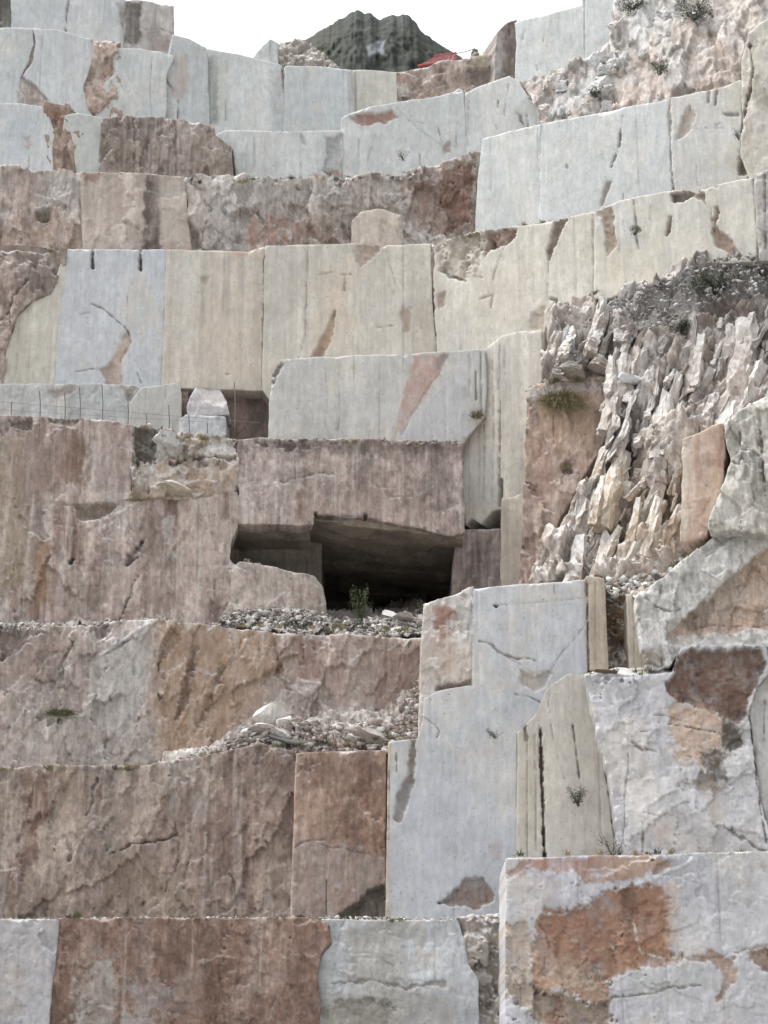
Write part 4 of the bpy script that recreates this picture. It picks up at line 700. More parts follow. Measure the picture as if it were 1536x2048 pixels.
P(TF, 'marble_block', '1366,880 1404,862 1444,846 1448,900 1446,950 1430,1020 1412,1072 1362,1085 1366,1000', 64.0, k=-.3, cols=((192, 160, 136), (184, 154, 132), (196, 176, 154)), sty='worn', streak=.45, rag=3.5, lo=.12, th=3, drl=0, lime=.25, feats=[stain('1366,885 1378,880 1376,1080 1364,1080', (194, 186, 168), .7, 4, 3), stain('1436,880 1448,870 1446,930 1438,930', (140, 90, 84), .6, 4, 4), line('1380,1005 1410,995 1440,985', 2, -.03, (204, 184, 166), .5, 4)], label='smooth orange tan face set in the shattered spur')
P(TF, 'marble_block', '1448,846 1480,822 1540,790 1660,760 1660,1078 1540,1066 1420,1062 1434,1010 1452,955 1462,925', 63.6, k=-.3, cols=((192, 188, 176), (184, 180, 170), (196, 194, 186)), sty='crag', drl=0, wrp=.14, f1=(.30, .9, 1.6, .2), f2=(.10, .35, .6, .2), bru=.06, dust=.6, streak=.35, lime=.2, rag=5, th=3,
  feats=[line('1520,860 1524,920 1530,990', 3, .10, (96, 80, 70), .75, 1), line('1512,850 1520,960', 1.3, .05, (110, 96, 84), .6, 1), line('1480,860 1478,900 1500,902', 2, .07, (100, 90, 80), .7, 1.5), line('1460,925 1478,930 1486,910', 3, .14, (110, 100, 92), .6, 2), line('1488,920 1502,960 1508,1010', 2, .08, (110, 98, 88), .6, 2), stain('1505,1000 1540,1000 1540,1060 1500,1056', (150, 140, 126), .5, 10, 10)], label='cream cracked slabs on the side of the spur')

# ---------------------------------------------------------------- terrace G
KG = .08
P(TG, 'marble_block', '-120,335 80,338 163,342 162,420 168,486 134,502 60,506 -120,512', 76.0, dn=26, k=KG, cols=((178, 162, 152), (164, 146, 136), (188, 176, 168)), sty='crag', rag=3, streak=.5, lime=.3,
  feats=[stain('20,440 120,430 160,460 150,500 10,505', (160, 128, 108), .6, 16, 14, .5), line('75,425 100,412 150,385', 4, -.2, (178, 172, 166), .6, 3), chip('72,424 104,420 100,440 85,450 70,440', .3, (118, 106, 92), 3, 1.5, .1), stain('0,345 60,345 50,380 5,390', (138, 126, 116), .6, 10, 12, .8), stain('90,345 155,350 150,400 80,410', (170, 168, 164), .6, 14, 12, .4)], label='broken pinkish rock left of the dark stained slab')
P(TG, 'marble_block', '161,344 260,347 368,354 372,400 384,500 300,502 168,500 164,420', 75.8, dn=26, k=KG, cols=((178, 164, 152), (170, 154, 144), (184, 172, 160)), sty='worn', streak=.3, rag=1.6, f1=(.08, 1.4, 1.6, .2),
  feats=[stain('291,352 319,354 318,410 322,500 284,500 290,440', (98, 86, 80), .85, 4, 5, .5), stain('322,356 370,356 365,490 322,490', (184, 178, 166), .6, 8, 8), line('164,350 165,430 164,490', 2, .04, (196, 186, 178), .6, 1), stain('165,346 195,346 190,362 170,365', (142, 106, 92), .7, 5, 6), line('240,413 270,415', 1.4, .04, (140, 124, 112), .6, 1.5), stain('185,480 240,470 240,500 180,500', (160, 146, 138), .6, 10, 10)], label='pale pink slab with one wide dark water stain')
P(TG, 'marble_block', '369,356 420,352 480,352 600,358 700,356 780,352 868,332 925,312 968,296 958,380 950,470 866,494 768,500 560,504 384,506 374,420', 75.9, dn=26, k=KG, cols=((176, 166, 158), (156, 144, 134), (190, 184, 178)), sty='crag', f1=(.34, .9, 1.6, .15), f2=(.15, .4, .7, .15), bru=.2, rag=4, streak=.45, lime=.3,
  feats=[stain('500,435 560,430 600,440 600,500 490,504', (164, 126, 108), .75, 10, 10, .7), stain('560,440 660,430 700,460 690,500 600,500', (140, 118, 106), .6, 14, 12, .6), stain('640,380 720,370 720,460 650,470', (118, 106, 98), .6, 16, 14, .3), stain('400,400 480,380 485,460 420,470', (184, 182, 178), .55, 14, 18), stain('420,380 520,360 700,362 820,360 800,380 500,395', (172, 168, 164), .55, 12, 14),
         stain('800,370 870,340 955,310 945,460 860,480 820,440', (146, 116, 102), .7, 16, 14, .7), chip('880,345 950,320 944,440 900,460 880,400', .12, (140, 110, 96), 5, 2, .14, .4), line('855,480 866,440 900,360', 2.5, .1, DK, .4, 5), stain('805,440 850,430 850,490 805,490', (188, 180, 170), .5, 8, 10), line('380,360 420,420 400,490', 2, .06, DK, .3, 6)],
  label='long band of broken grey brown rock with a rusty patch')
P(TG, 'marble_block', '705,442 720,426 760,420 800,430 806,460 800,495 706,498 703,470', 75.4, dn=26, k=KG, cols=((186, 174, 162), (178, 166, 156)), sty='worn', rag=2, th=2, feats=[stain('755,450 768,440 768,480 758,480', (120, 106, 96), .6, 4, 5)], label='rounded pinkish block within the broken band')
rubble('rubble', '370,372 480,354 700,356 860,336 860,350 700,372 480,384 400,395', 75.5, 76.3, 500, (.05, .22), [(190, 188, 184), (168, 160, 152), (140, 130, 122)], 'loose grey stones on the ledge under the ribbed block', TG)
rubble('rubble', '800,500 870,490 940,466 1040,452 1100,440 1100,450 1000,470 900,490', 72.3, 72.9, 240, (.05, .2), [(196, 190, 182), (168, 150, 138)], 'stones on the ledge below the big blue grey block', TG)

# ---------------------------------------------------------------- terrace H
KH = .13
P(TH, 'marble_block', '-120,206 40,208 86,214 98,232 108,262 104,300 106,345 -120,345', 78.4, dn=26, k=KH, cols=BW, sty='sawn', streak=.15, rag=1.6, feats=[chip('45,272 60,270 62,300 52,296', .05, (160, 146, 140), 3, 1.5, .03), line('57,310 58,338', 1, .03, DK, .5, .3), stain('0,220 60,225 60,320 0,320', (172, 186, 198), .5, 24, 16)], label='smooth bluish block low on the far left')
P(TH, 'marble_block', '88,208 140,210 165,235 172,350 98,350', 78.55, dn=26, k=KH, cols=((160, 134, 118), (146, 124, 112), (172, 152, 138)), sty='crag', f1=(.2, .7, .9, .3), rag=2, feats=[stain('95,212 130,214 128,260 105,255', (160, 122, 102), .7, 6, 8)], label='rust brown fissure between two bluish blocks')
P(TH, 'marble_block', '128,262 132,232 160,228 206,236 202,290 200,348 158,348 150,300 142,262', 78.3, dn=26, k=KH, cols=((178, 184, 180), (170, 178, 176), (184, 184, 176)), sty='sawn', streak=.2, rag=2.2, label='greenish grey narrow block beside the rust brown fissure')
P(TH, 'marble_block', '205,240 240,236 282,232 330,238 428,250 432,274 462,296 472,362 400,362 300,352 198,348 200,290', 78.0, dn=26, k=KH, cols=((152, 138, 128), (138, 124, 114), (166, 152, 144)), sty='crag', f1=(.22, .7, 1.6, .05), f2=(.09, .3, .7, .05), bru=.08, rag=3, streak=.7, lime=.25,
  feats=[line('267,236 268,300 266,345', 2, .08, (84, 74, 68), .6, 1.5), stain('365,250 375,252 372,330 362,330', (184, 176, 170), .5, 5, 4), stain('204,240 235,240 230,340 202,340', (150, 136, 126), .5, 8, 8, .5), line('350,245 352,355', 1.6, .06, DK, .4, 2), stain('380,310 460,300 460,355 380,355', (140, 126, 118), .5, 12, 12)], label='dark brown rough block between pale blocks')
P(TH, 'marble_block', '432,270 450,262 520,262 600,264 684,262 684,356 600,360 478,368 468,300', 78.9, dn=26, k=KH, cols=BL, sty='sawn', streak=.25, rag=1.3,
  feats=[line('490,266 488,330 486,362', 4, -.05, (196, 202, 204), .7, 1), line('525,270 523,330', 3, -.03, (192, 198, 202), .6, .6), line('546,270 545,340', 3, -.03, (192, 198, 202), .6, .6), line('563,275 562,350', 3, -.03, (196, 202, 204), .6, .6), line('578,280 577,350', 3, -.03, (196, 202, 204), .6, .6), line('510,268 508,362', 2, .05, (150, 158, 162), .5, .6), chip('655,278 680,270 680,352 640,352 648,320', .10, (150, 152, 154), 4, 2, .06), stain('628,345 690,338 690,358 620,360', (140, 112, 102), .7, 5, 6), line('602,325 602,356', 1.2, .04, DK, .6, .3), line('605,270 610,290', 3, .05, (130, 126, 122), .5, 2)],
  label='ribbed bluish block with pale vertical ridges')
P(TH, 'marble_block', '684,236 705,226 740,214 790,206 870,194 926,182 930,240 932,335 900,342 862,350 780,360 684,362', 78.8, dn=26, k=.02, cols=BL, sty='sawn', streak=.15, rag=1.4,
  feats=[chip('700,234 730,224 785,220 796,234 770,246 740,250 715,246', .14, (152, 116, 104), 3, 1.4, .06), line('718,278 716,350', 1, .03, DK, .4, .3), line('750,270 730,340', 1.2, .03, (140, 140, 140), .5, .6), line('790,210 840,260 900,300', 1.2, .03, (150, 156, 160), .5, 1.5), line('876,252 885,285', 1.3, .04, DK, .6, .5), chip('884,290 900,282 902,304 888,310', .08, (128, 116, 108), 2, 1.2, .03), line('840,310 841,335', 1.1, .03, DK, .5, .3), line('912,270 913,292', 1.1, .03, DK, .5, .3), line('815,240 850,246', 1, .02, (140, 140, 140), .5, 1)],
  label='grey blue block with a rusty chipped corner')
P(TH, 'marble_block', '931,186 960,172 1018,152 1048,166 1066,200 1082,240 1075,260 972,292 932,298', 79.6, dn=26, k=-.2, cols=BL, sty='sawn', streak=.15, rag=1.4, light=.25,
  feats=[line('1018,168 1008,230', 1.4, .04, (140, 140, 140), .6, .6), line('996,202 995,214', 1.8, .06, DK, .7, .3), chip('1032,222 1046,230 1048,248 1040,244', .08, (120, 112, 108), 2, 1.2, .03), stain('932,190 940,188 938,290 932,292', (150, 150, 148), .6, 2, 2), line('1055,230 1058,262', 1.6, .05, (120, 112, 106), .6, 1.5), line('992,250 996,262', 1.2, .03, DK, .5, .3)], label='rounded corner block below the brown rim wall')

# ---------------------------------------------------------------- terrace I, the rim
KI = .22
P(TI, 'marble_block', '-120,58 66,58 66,90 58,122 38,160 34,186 60,196 88,214 -120,214', 82.3, dn=26, k=KI, cols=BL, sty='sawn', streak=.15, rag=2.6, label='bluish rim block at the far left edge')
P(TI, 'marble_block', '30,56 80,56 110,150 115,215 28,215', 82.34, dn=26, k=KI, cols=((176, 160, 152), (166, 150, 142), (182, 168, 160)), sty='split', rag=1.5, streak=.5, label='pinkish fracture face in the corner of the rim')
P(TI, 'marble_block', '68,58 120,62 180,80 186,100 180,130 166,176 188,224 150,226 100,212 112,186 70,168 46,152 66,124 72,90', 82.2, dn=26, k=KI, cols=BW, sty='sawn', streak=.15, rag=3, label='bluish rim block with slanted broken lower corner')
P(TI, 'marble_block', '160,78 240,86 245,240 160,230', 82.36, dn=26, k=KI, cols=((180, 158, 144), (166, 142, 128), (188, 174, 162)), sty='crag', f1=(.2, .7, .8, .4), rag=1.5, label='orange brown split face between rim blocks')
P(TI, 'marble_block', '222,94 280,98 348,112 334,150 328,236 282,232 202,240 192,208 210,168 232,142 226,112', 82.2, dn=26, k=KI, cols=BL, sty='sawn', streak=.2, rag=3, feats=[line('304,112 300,170 302,230', 1.3, .05, (130, 132, 132), .7, .5), line('222,160 226,178', 1.4, .04, DK, .5, .5), line('300,130 302,220', 2, -.03, (194, 200, 202), .5, .5)], label='tall bluish rim block beside the orange split face')
P(TI, 'marble_block', '346,70 380,80 412,96 416,150 418,256 352,248 326,238 330,150 340,112', 82.4, dn=26, k=KI, cols=((180, 186, 188), (174, 178, 178), (184, 184, 180)), sty='sawn', streak=.25, rag=1.3,
  feats=[stain('338,110 378,110 376,190 340,200', (176, 164, 156), .8, 7, 8), stain('328,120 342,112 340,230 326,236', (142, 146, 142), .6, 5, 5, .6), line('330,150 345,190', 3, .08, (110, 104, 98), .5, 3), line('357,200 356,238', 2, .06, (96, 92, 88), .8, .4)], label='rim block with a pink stained upper corner')
P(TI, 'marble_block', '412,97 440,104 480,110 562,130 570,160 572,264 462,266 418,258', 82.7, dn=26, k=KI, cols=BL, sty='sawn', streak=.15, rag=1.2, feats=[stain('410,114 436,116 434,250 414,250', (128, 130, 122), .8, 4, 4, .5), stain('436,118 452,122 452,240 436,240', (186, 184, 174), .6, 4, 3), line('453,122 451,240', 1.1, .03, (130, 130, 126), .6, .3), stain('540,140 570,140 570,262 552,262', (150, 150, 150), .55, 8, 8, .5), chip('560,134 572,136 574,170 566,176', .06, (142, 122, 114), 2, 1.3, .03)], label='blue grey rim block with a dark olive stripe')
P(TI, 'marble_block', '571,132 640,134 704,140 706,226 690,264 568,264', 82.6, dn=26, k=KI, cols=((182, 188, 190), (176, 182, 184), (186, 186, 180)), sty='sawn', streak=.15, rag=1.2, feats=[line('612,150 595,210', 1.2, .03, (160, 160, 158), .5, .6), stain('694,142 706,142 706,226 696,226', (150, 146, 138), .6, 4, 3, .6)], label='plain pale rim block under the scree pile')
P(TI, 'marble_block', '705,140 750,142 792,146 792,208 740,216 706,228', 82.7, dn=26, k=.05, cols=((186, 184, 174), (180, 178, 168), (190, 186, 174)), sty='sawn', streak=.2, rag=1.2, feats=[line('710,145 711,220', 2, .04, (140, 136, 126), .6, .5)], label='small cream rim block next to the brown rim wall')
P(TI, 'marble_block', '786,146 830,136 880,126 930,118 992,108 996,170 935,192 870,205 786,220', 84.6, dn=26, k=-.1, cols=((172, 148, 134), (158, 136, 124), (182, 166, 154)), sty='split', streak=.4, rag=2.5, f1=(.16, 1.2, .9, .3),
  feats=[stain('935,110 985,106 985,135 940,138', (170, 166, 138), .8, 6, 6), chip('935,140 990,132 992,165 950,170 936,158', .4, (134, 120, 114), 4, 2, .1), stain('790,148 830,142 830,162 792,166', (136, 112, 100), .6, 6, 8), stain('795,168 830,168 830,190 795,195', (186, 180, 172), .6, 8, 8), line('788,165 800,205', 3, .08, (130, 86, 76), .5, 2)], label='pinkish brown rim wall under the red canopy')
P(TI, 'marble_block', '-120,-80 20,-80 26,0 24,58 -120,60', 86.6, dn=26, k=.25, cols=((120, 120, 114), (100, 98, 92)), sty='split', streak=.8, rag=1.5, label='dark streaked rock at the upper left corner')
P(TI, 'marble_block', '22,-80 246,-80 252,20 252,92 180,88 110,70 24,66', 86.5, dn=26, k=.25, cols=BW, sty='sawn', streak=.15, rag=1.3, feats=[line('139,-20 134,30 130,66', 2, .06, (110, 106, 100), .8, .5), line('212,0 206,60', 1.1, .03, (150, 150, 148), .6, .5), chip('235,5 250,20 250,60 240,40', .08, (170, 166, 160), 3, 1.5, .05)], label='highest pale block with one dark vertical crack')
P(TI, 'marble_block', '250,2 284,0 348,11 347,114 310,106 276,96 250,92', 86.2, dn=26, k=.25, cols=((170, 164, 160), (160, 152, 146), (176, 170, 164)), sty='worn', streak=.4, rag=1.0, feats=[stain('249,4 286,2 280,90 250,90', (106, 100, 92), .85, 4, 4, .5), stain('290,58 345,66 345,106 300,96', (146, 132, 124), .7, 6, 6, .5), line('294,57 320,56 345,66', 1.6, .05, (120, 110, 102), .7, 1.5), line('312,10 310,60', 1.2, .03, (130, 124, 118), .6, .5)], label='square topped block cut dark on one side against the sky')
P(TI, 'marble_block', '462,112 500,96 540,79 552,84 556,128 500,124', 87.6, dn=26, k=.1, cols=BL, sty='worn', rag=1.5, feats=[line('540,84 542,122', 1.5, .05, DK, .6, .5)], label='small pale block beside the scree pile on the rim')
P(TI, 'rock_face', '545,84 575,82 606,80 630,90 652,110 684,138 560,134', 88.2, k=.1, b=.5, cols=((176, 168, 158), (150, 142, 130), (190, 186, 180)), sty='scree', drl=0, rag=3, th=4, label='scree pile on the rim in front of the mountain')
rubble('rubble', '550,92 575,82 606,80 630,92 655,115 680,136 560,132', 87.9, 89.5, 220, (.06, .22), [(196, 190, 182), (170, 160, 148), (140, 130, 118)], 'pale stones heaped on the rim before the mountain', TI)

# ---------------------------------------------------------------- upper right wing
KR = -.42
P(TH, 'marble_block', '966,278 1020,262 1078,250 1078,360 1076,436 1000,446 950,456 956,360', 77.3, dn=26, k=KR, cols=BL, sty='sawn', streak=.12, rag=1.4, label='blue grey block at the near end of the upper wing')
P(TH, 'marble_block', '1078,250 1160,234 1260,214 1336,200 1340,300 1346,384 1260,402 1190,424 1120,434 1076,438', 77.25, dn=26, k=KR, cols=BL, sty='sawn', streak=.12, rag=1.3,
  feats=[line('1241,256 1238,290 1230,312 1221,334', 2.2, .10, (92, 88, 84), .85, .8), chip('1211,364 1222,363 1214,390 1206,412 1200,414', .16, (134, 120, 112), 1.5, 1.2, .04), line('1084,245 1080,300 1076,430', 2.5, .03, (150, 156, 160), .5, 1), line('1133,330 1134,336', 2, .04, DK, .6, .3), line('1245,232 1242,256', 1.2, .03, (140, 142, 142), .6, .6), line('1246,388 1246,400', 1.4, .04, DK, .5, .3)],
  label='broad blue grey block with a curved black slit')
P(TH, 'marble_block', '1339,198 1390,186 1446,176 1484,160 1482,240 1480,312 1502,332 1482,358 1412,376 1346,386 1342,300', 77.0, dn=26, k=KR, cols=((190, 188, 178), (184, 182, 172), (186, 188, 186)), sty='sawn', streak=.2, rag=1.5,
  feats=[chip('1352,280 1366,232 1380,206 1388,224 1386,256 1366,272', .16, (168, 156, 144), 2, 1.3, .08), line('1339,198 1341,300 1346,384', 3, .1, (120, 100, 90), .7, .8), chip('1414,182 1421,178 1420,205 1414,210', .14, (128, 112, 104), 1, 1.1, .03), chip('1430,182 1437,178 1432,212 1427,212', .14, (128, 112, 104), 1, 1.1, .03), line('1442,228 1476,230', 3.2, .08, (120, 116, 112), .7, .6), line('1412,256 1450,258', 1.6, .04, (140, 136, 130), .7, 1.5), line('1433,250 1440,246', 3, .06, (90, 86, 80), .6, 1), line('1392,330 1395,370', 1.1, .03, DK, .5, .5), chip('1478,316 1500,320 1504,345 1476,352', .2, (108, 96, 88), 3, 1.4, .06)],
  label='pale cream block with a leaf shaped scar')
P(TH, 'marble_block', '1484,122 1498,66 1530,40 1660,30 1660,330 1512,352 1500,330 1482,310 1486,230', 76.6, dn=26, k=KR, cols=((190, 184, 170), (182, 176, 164), (178, 172, 164)), sty='worn', streak=.3, rag=2, feats=[line('1500,90 1506,140 1498,190 1486,240 1478,270', 3, .16, (96, 82, 74), .85, 1.5), stain('1510,180 1560,180 1560,210 1515,210', (128, 120, 100), .5, 8, 8)], label='cream rock behind a curved crack at the picture edge')
P(TI, 'marble_block', '1030,46 1060,38 1166,11 1168,60 1170,116 1130,132 1080,142 1030,148 1034,90', 81.6, dn=26, k=KR, cols=BL, sty='sawn', streak=.12, rag=1.3, feats=[line('1050,60 1040,100', 2, .05, (140, 140, 138), .5, 1.5), line('1088,70 1086,84', 1.4, .04, DK, .5, .4), line('1072,130 1074,140', 1.4, .04, DK, .5, .4)], label='blue grey block standing against the sky')
P(TI, 'marble_block', '1167,-60 1240,-60 1232,30 1222,92 1186,110 1168,118 1166,10', 81.5, dn=26, k=KR, cols=BL, sty='sawn', streak=.12, rag=1.3, feats=[line('1168,0 1169,60 1170,116', 1.5, .05, (130, 132, 132), .6, .4)], label='upper pale block cut off by the top of the picture')
P(TI, 'marble_block', '998,62 1012,48 1034,40 1038,90 1034,150 990,158 992,110', 82.0, dn=26, k=.3, cols=((150, 134, 124), (134, 118, 110), (166, 158, 150)), sty='split', streak=.8, rag=1.8, feats=[stain('994,60 1010,52 1006,150 992,150', (170, 170, 170), .5, 4, 4)], label='brown streaked end of the block against the sky')
R2 = P(TI, 'rock_face', '1034,152 1080,142 1170,116 1222,92 1232,30 1240,-80 1660,-80 1660,60 1530,46 1498,70 1484,124 1482,162 1446,178 1336,202 1260,216 1160,236 1084,252 1070,210 1050,168', 78.9, k=KR, b=.45, yref=230, cols=((172, 163, 154), (152, 139, 129), (188, 184, 179)), sty='crag', wrp=.14, drl=0, f1=(.36, 1.0, 2.4, -.2), f2=(.15, .36, .9, -.15), f3=(.04, .16, .3, 0), bru=.10, dust=.4, rag=3, th=4, streak=.8, lime=.3,
  feats=[stain('1060,160 1180,130 1210,150 1200,210 1090,240', (186, 188, 188), .7, 14, 14), stain('1050,170 1120,150 1200,118 1210,130 1130,160 1080,200 1110,235 1085,245', (140, 114, 102), .6, 6, 10), stain('1240,0 1360,0 1350,60 1250,90', (186, 190, 190), .6, 14, 18), stain('1250,100 1320,80 1330,190 1250,210', (172, 152, 140), .5, 14, 14, .8), stain('1350,60 1480,60 1480,150 1360,180', (160, 142, 130), .5, 20, 16, .3), stain('1228,40 1262,50 1240,95 1222,92', (120, 108, 100), .6, 5, 6)],
  label='crumbled rock slope climbing above the blue grey wing')
rubble('rubble', '1050,170 1120,150 1210,110 1226,150 1220,210 1090,245', 79.2, 80.6, 90, (.12, .42), [(194, 196, 196), (184, 184, 182), (160, 146, 136)], 'pale broken slabs tumbling over the upper wing', TI, k=KR, lean=.5)
rubble('rubble', '1235,0 1400,-20 1500,30 1480,150 1340,195 1240,205', 78.6, 82.5, 220, (.08, .4), [(190, 190, 186), (176, 160, 148), (150, 134, 124)], 'shattered stones on the slope at the upper right', TI, k=KR, yb=205, yt=0)

# ---------------------------------------------------------------- shards and scree of the right spur
def slope_pt(px, py, A=66.4, lift=0.0):
    Z0 = at(768, 1150, A)[2]; dx, dy, dz = ray(px, py); t = (A - lift + .34 * (CAMZ - Z0)) / (dy - KS * dx - .34 * dz)
    return np.array([t * dx, t * dy, CAMZ + t * dz])
SPUR = pts('1110,640 1210,600 1312,575 1420,640 1536,600 1600,600 1600,740 1430,830 1366,890 1362,1060 1270,1170 1180,1150 1080,1160 1100,1100 1140,1030 1200,920 1216,840 1210,740 1110,745')
r = random.Random(12)
def rib_mesh(i):
    """an upright splinter of rock: irregular prism with a slanting broken top (top at z = 0, root at z = -1)"""
    q_ = random.Random(300 + i); m = q_.choice((4, 5, 5, 6)); nz = 12; tp = q_.uniform(.45, 1.0); bw = q_.uniform(-.3, .3); bm = bmesh.new(); ang = sorted(q_.uniform(0, 6.283) for _ in range(m)) if i % 3 == 0 else [6.283 * (j + q_.uniform(-.28, .28)) / m for j in range(m)]
    rad = [q_.uniform(.36, .58) for _ in range(m)]; cs = []
    for j in range(m):                                   # outline with extra points on each side
        p0 = Vector((math.cos(ang[j]) * rad[j], math.sin(ang[j]) * rad[j])); k1 = (j + 1) % m; p1 = Vector((math.cos(ang[k1]) * rad[k1], math.sin(ang[k1]) * rad[k1]))
        for f_ in (0, .34, .67): cs.append(p0.lerp(p1, f_) * (1 + (q_.uniform(-.08, .08) if f_ else 0)))
    sl = Vector((q_.uniform(-.45, .45), q_.uniform(-.1, .55))); step = q_.uniform(.25, .6); cut = q_.randrange(len(cs)); rings = []
    for z_ in range(nz + 1):
        f_ = z_ / nz; r_ = []
        for j, c in enumerate(cs):
            top = -(sl.x * c.x + sl.y * -c.y) * .3 - (.22 * step if (j - cut) % len(cs) < len(cs) // 3 else 0)
            w_ = (tp + (1.1 - tp) * min(1, f_ * 1.6)) * (1 + .09 * math.sin(9 * f_ + i + j * .7) + .06 * math.sin(17 * f_ + 2 * i + j * 1.9)); n_ = Vector((q_.gauss(0, 1), q_.gauss(0, 1), q_.gauss(0, .6))) * .034
            r_.append(bm.verts.new(Vector((c.x * w_ + bw * math.sin(2.6 * f_) + .05 * math.sin(8 * f_ + i), c.y * w_, top * (1 - f_) - f_)) + n_))
        rings.append(r_)
    for r0, r1 in zip(rings[:-1], rings[1:]):
        for j in range(len(cs)): bm.faces.new((r0[j], r1[j], r1[(j + 1) % len(cs)], r0[(j + 1) % len(cs)]))
    ctr = bm.verts.new(sum((v.co for v in rings[0]), Vector()) / len(cs) + Vector((0, 0, .03)))
    for j in range(len(cs)): bm.faces.new((rings[0][j], rings[0][(j + 1) % len(cs)], ctr))
    bm.faces.new(rings[-1])
    bmesh.ops.recalc_face_normals(bm, faces=bm.faces[:])
    me = bpy.data.meshes.new('rock_rib'); bm.to_mesh(me); bm.free(); me.materials.append(M_RIB); return me
SHM = [rib_mesh(i) for i in range(14)]
PALE = [(186, 181, 176), (176, 168, 162), (168, 158, 150), (160, 148, 140), (152, 138, 128), (180, 172, 164), (170, 158, 148)]
done = []; tries = 0
while len(done) < 280 and tries < 40000:      # long beds first, then the small broken pieces between them
    tries += 1; bigone = len(done) < 85; x = r.uniform(1075, 1610); y = r.uniform(596, 1130); w = r.uniform(24, 52) if bigone else r.uniform(7, 20)
    if not pdist(np.array([x]), np.array([y]), SPUR)[1][0] or (1235 < x < 1350 and 980 < y < 1120 and r.random() < .7): continue
    if any((abs(x - X_) < (w + W_) * (.30 if bigone else .22) and abs(y - Y_) < (w + W_) * (.75 if bigone else .4)) for X_, Y_, W_ in done) and tries < 30000: continue
    done.append((x, y, w)); tan = 1190 < x < 1366 and y > 890
    p = slope_pt(x, y, lift=r.uniform(.1, .32) + (.12 if bigone else 0)); m_ = p[1] / F; sx_ = w * m_ * r.uniform(.8, 1.15); sz_ = w * m_ * (r.uniform(2.6, 5.2) if bigone else r.uniform(1.4, 3.0)) + .2
    if x < 1222 and y < 770: sz_ = min(sz_, max(.25, (742 - y) * m_))
    o = link('rock_rib', SHM[len(done) % 14], None, S2, None); o.location = Vector(p) - Vector(S2.parent.location) - Vector(S2.location)
    o.scale = (sx_, sx_ * r.uniform(.9, 1.6), sz_); lj = .16 if bigone else .5
    o.rotation_euler = (.12 + r.uniform(-.12, .12), .38 + r.uniform(-lj, lj * .8), r.uniform(-1.5, 1.5))
    c = lin(r.choice([(176, 158, 134), (166, 148, 126), (186, 172, 154)] if tan else PALE)) * r.uniform(.9, 1.08)
    o.color = (*[float(q_) for q_ in c], 1)
q2 = random.Random(5); UP = pts('1060,165 1170,124 1225,100 1240,10 1400,0 1400,60 1290,100 1240,140 1225,205 1100,240')
for i in range(60):
    for _ in range(50):
        x, y = q2.uniform(1050, 1420), q2.uniform(0, 245)
        if pdist(np.array([x]), np.array([y]), UP)[1][0]: break
    Z0 = at(768, 230, 78.9)[2]; dx, dy, dz = ray(x, y); t_ = (78.75 + .45 * (CAMZ - Z0)) / (dy - KR * dx - .45 * dz); w = .18 + .5 * q2.random() ** 1.6
    o = link('rock_slab', SHM[i % 14], None, R2, None); o.location = Vector((t_ * dx, t_ * dy, CAMZ + t_ * dz)) - Vector(R2.parent.location) - Vector(R2.location)
    o.scale = (w * 1.3, w * .8, w * q2.uniform(.8, 1.6)); o.rotation_euler = (q2.uniform(-.3, .5), q2.uniform(-1.1, .9), q2.uniform(-1, 1)); c = lin(q2.choice([(194, 196, 196), (186, 186, 184), (178, 170, 162)])); o.color = (*[float(v_) for v_ in c], 1)
rubble('rubble', '1100,640 1210,600 1330,580 1420,640 1540,640 1540,760 1420,840 1360,900 1350,1060 1260,1180 1080,1160 1140,1030 1210,900 1210,750 1110,745', 66.3, 70.5, 420, (.04, .2),
       [(200, 198, 196), (184, 178, 172), (164, 152, 144), (146, 132, 122)], 'small pale stones caught between the shards of the spur', TF, k=KS, yb=1165, yt=560)
rubble('rubble', '1210,600 1310,562 1400,524 1600,480 1600,560 1430,600 1330,660 1230,650', 68.2, 70.3, 900, (.03, .16), [(150, 150, 148), (136, 134, 132), (170, 168, 166), (120, 116, 112)], 'grey gravel slope at the head of the spur', TF, k=KS, yb=660, yt=480)
rubble('rubble', '1056,776 1090,758 1206,752 1206,772 1150,776 1090,784 1060,800', 67.9, 69.4, 320, (.04, .16), [(190, 188, 184), (160, 152, 146), (130, 120, 112)], 'grey stones on the ledge above the hanging tuft', TF, k=-.2)
rubble('rubble', '1180,1158 1262,1150 1330,1120 1420,1060 1440,1070 1330,1170 1262,1196 1190,1180', 61.9, 64.0, 260, (.06, .28), [(206, 205, 203), (190, 186, 180), (168, 154, 140)], 'bright white rubble at the foot of the spur', TF)
# sawn white stub on the spur
P(TF, 'marble_block', '1112,720 1136,650 1150,668 1148,700 1156,706 1158,760 1106,762', 67.8, k=-.1, cols=((190, 190, 196), (180, 180, 188)), sty='sawn', rag=1.5, th=1.2, label='bluish white sawn stub on the spur')

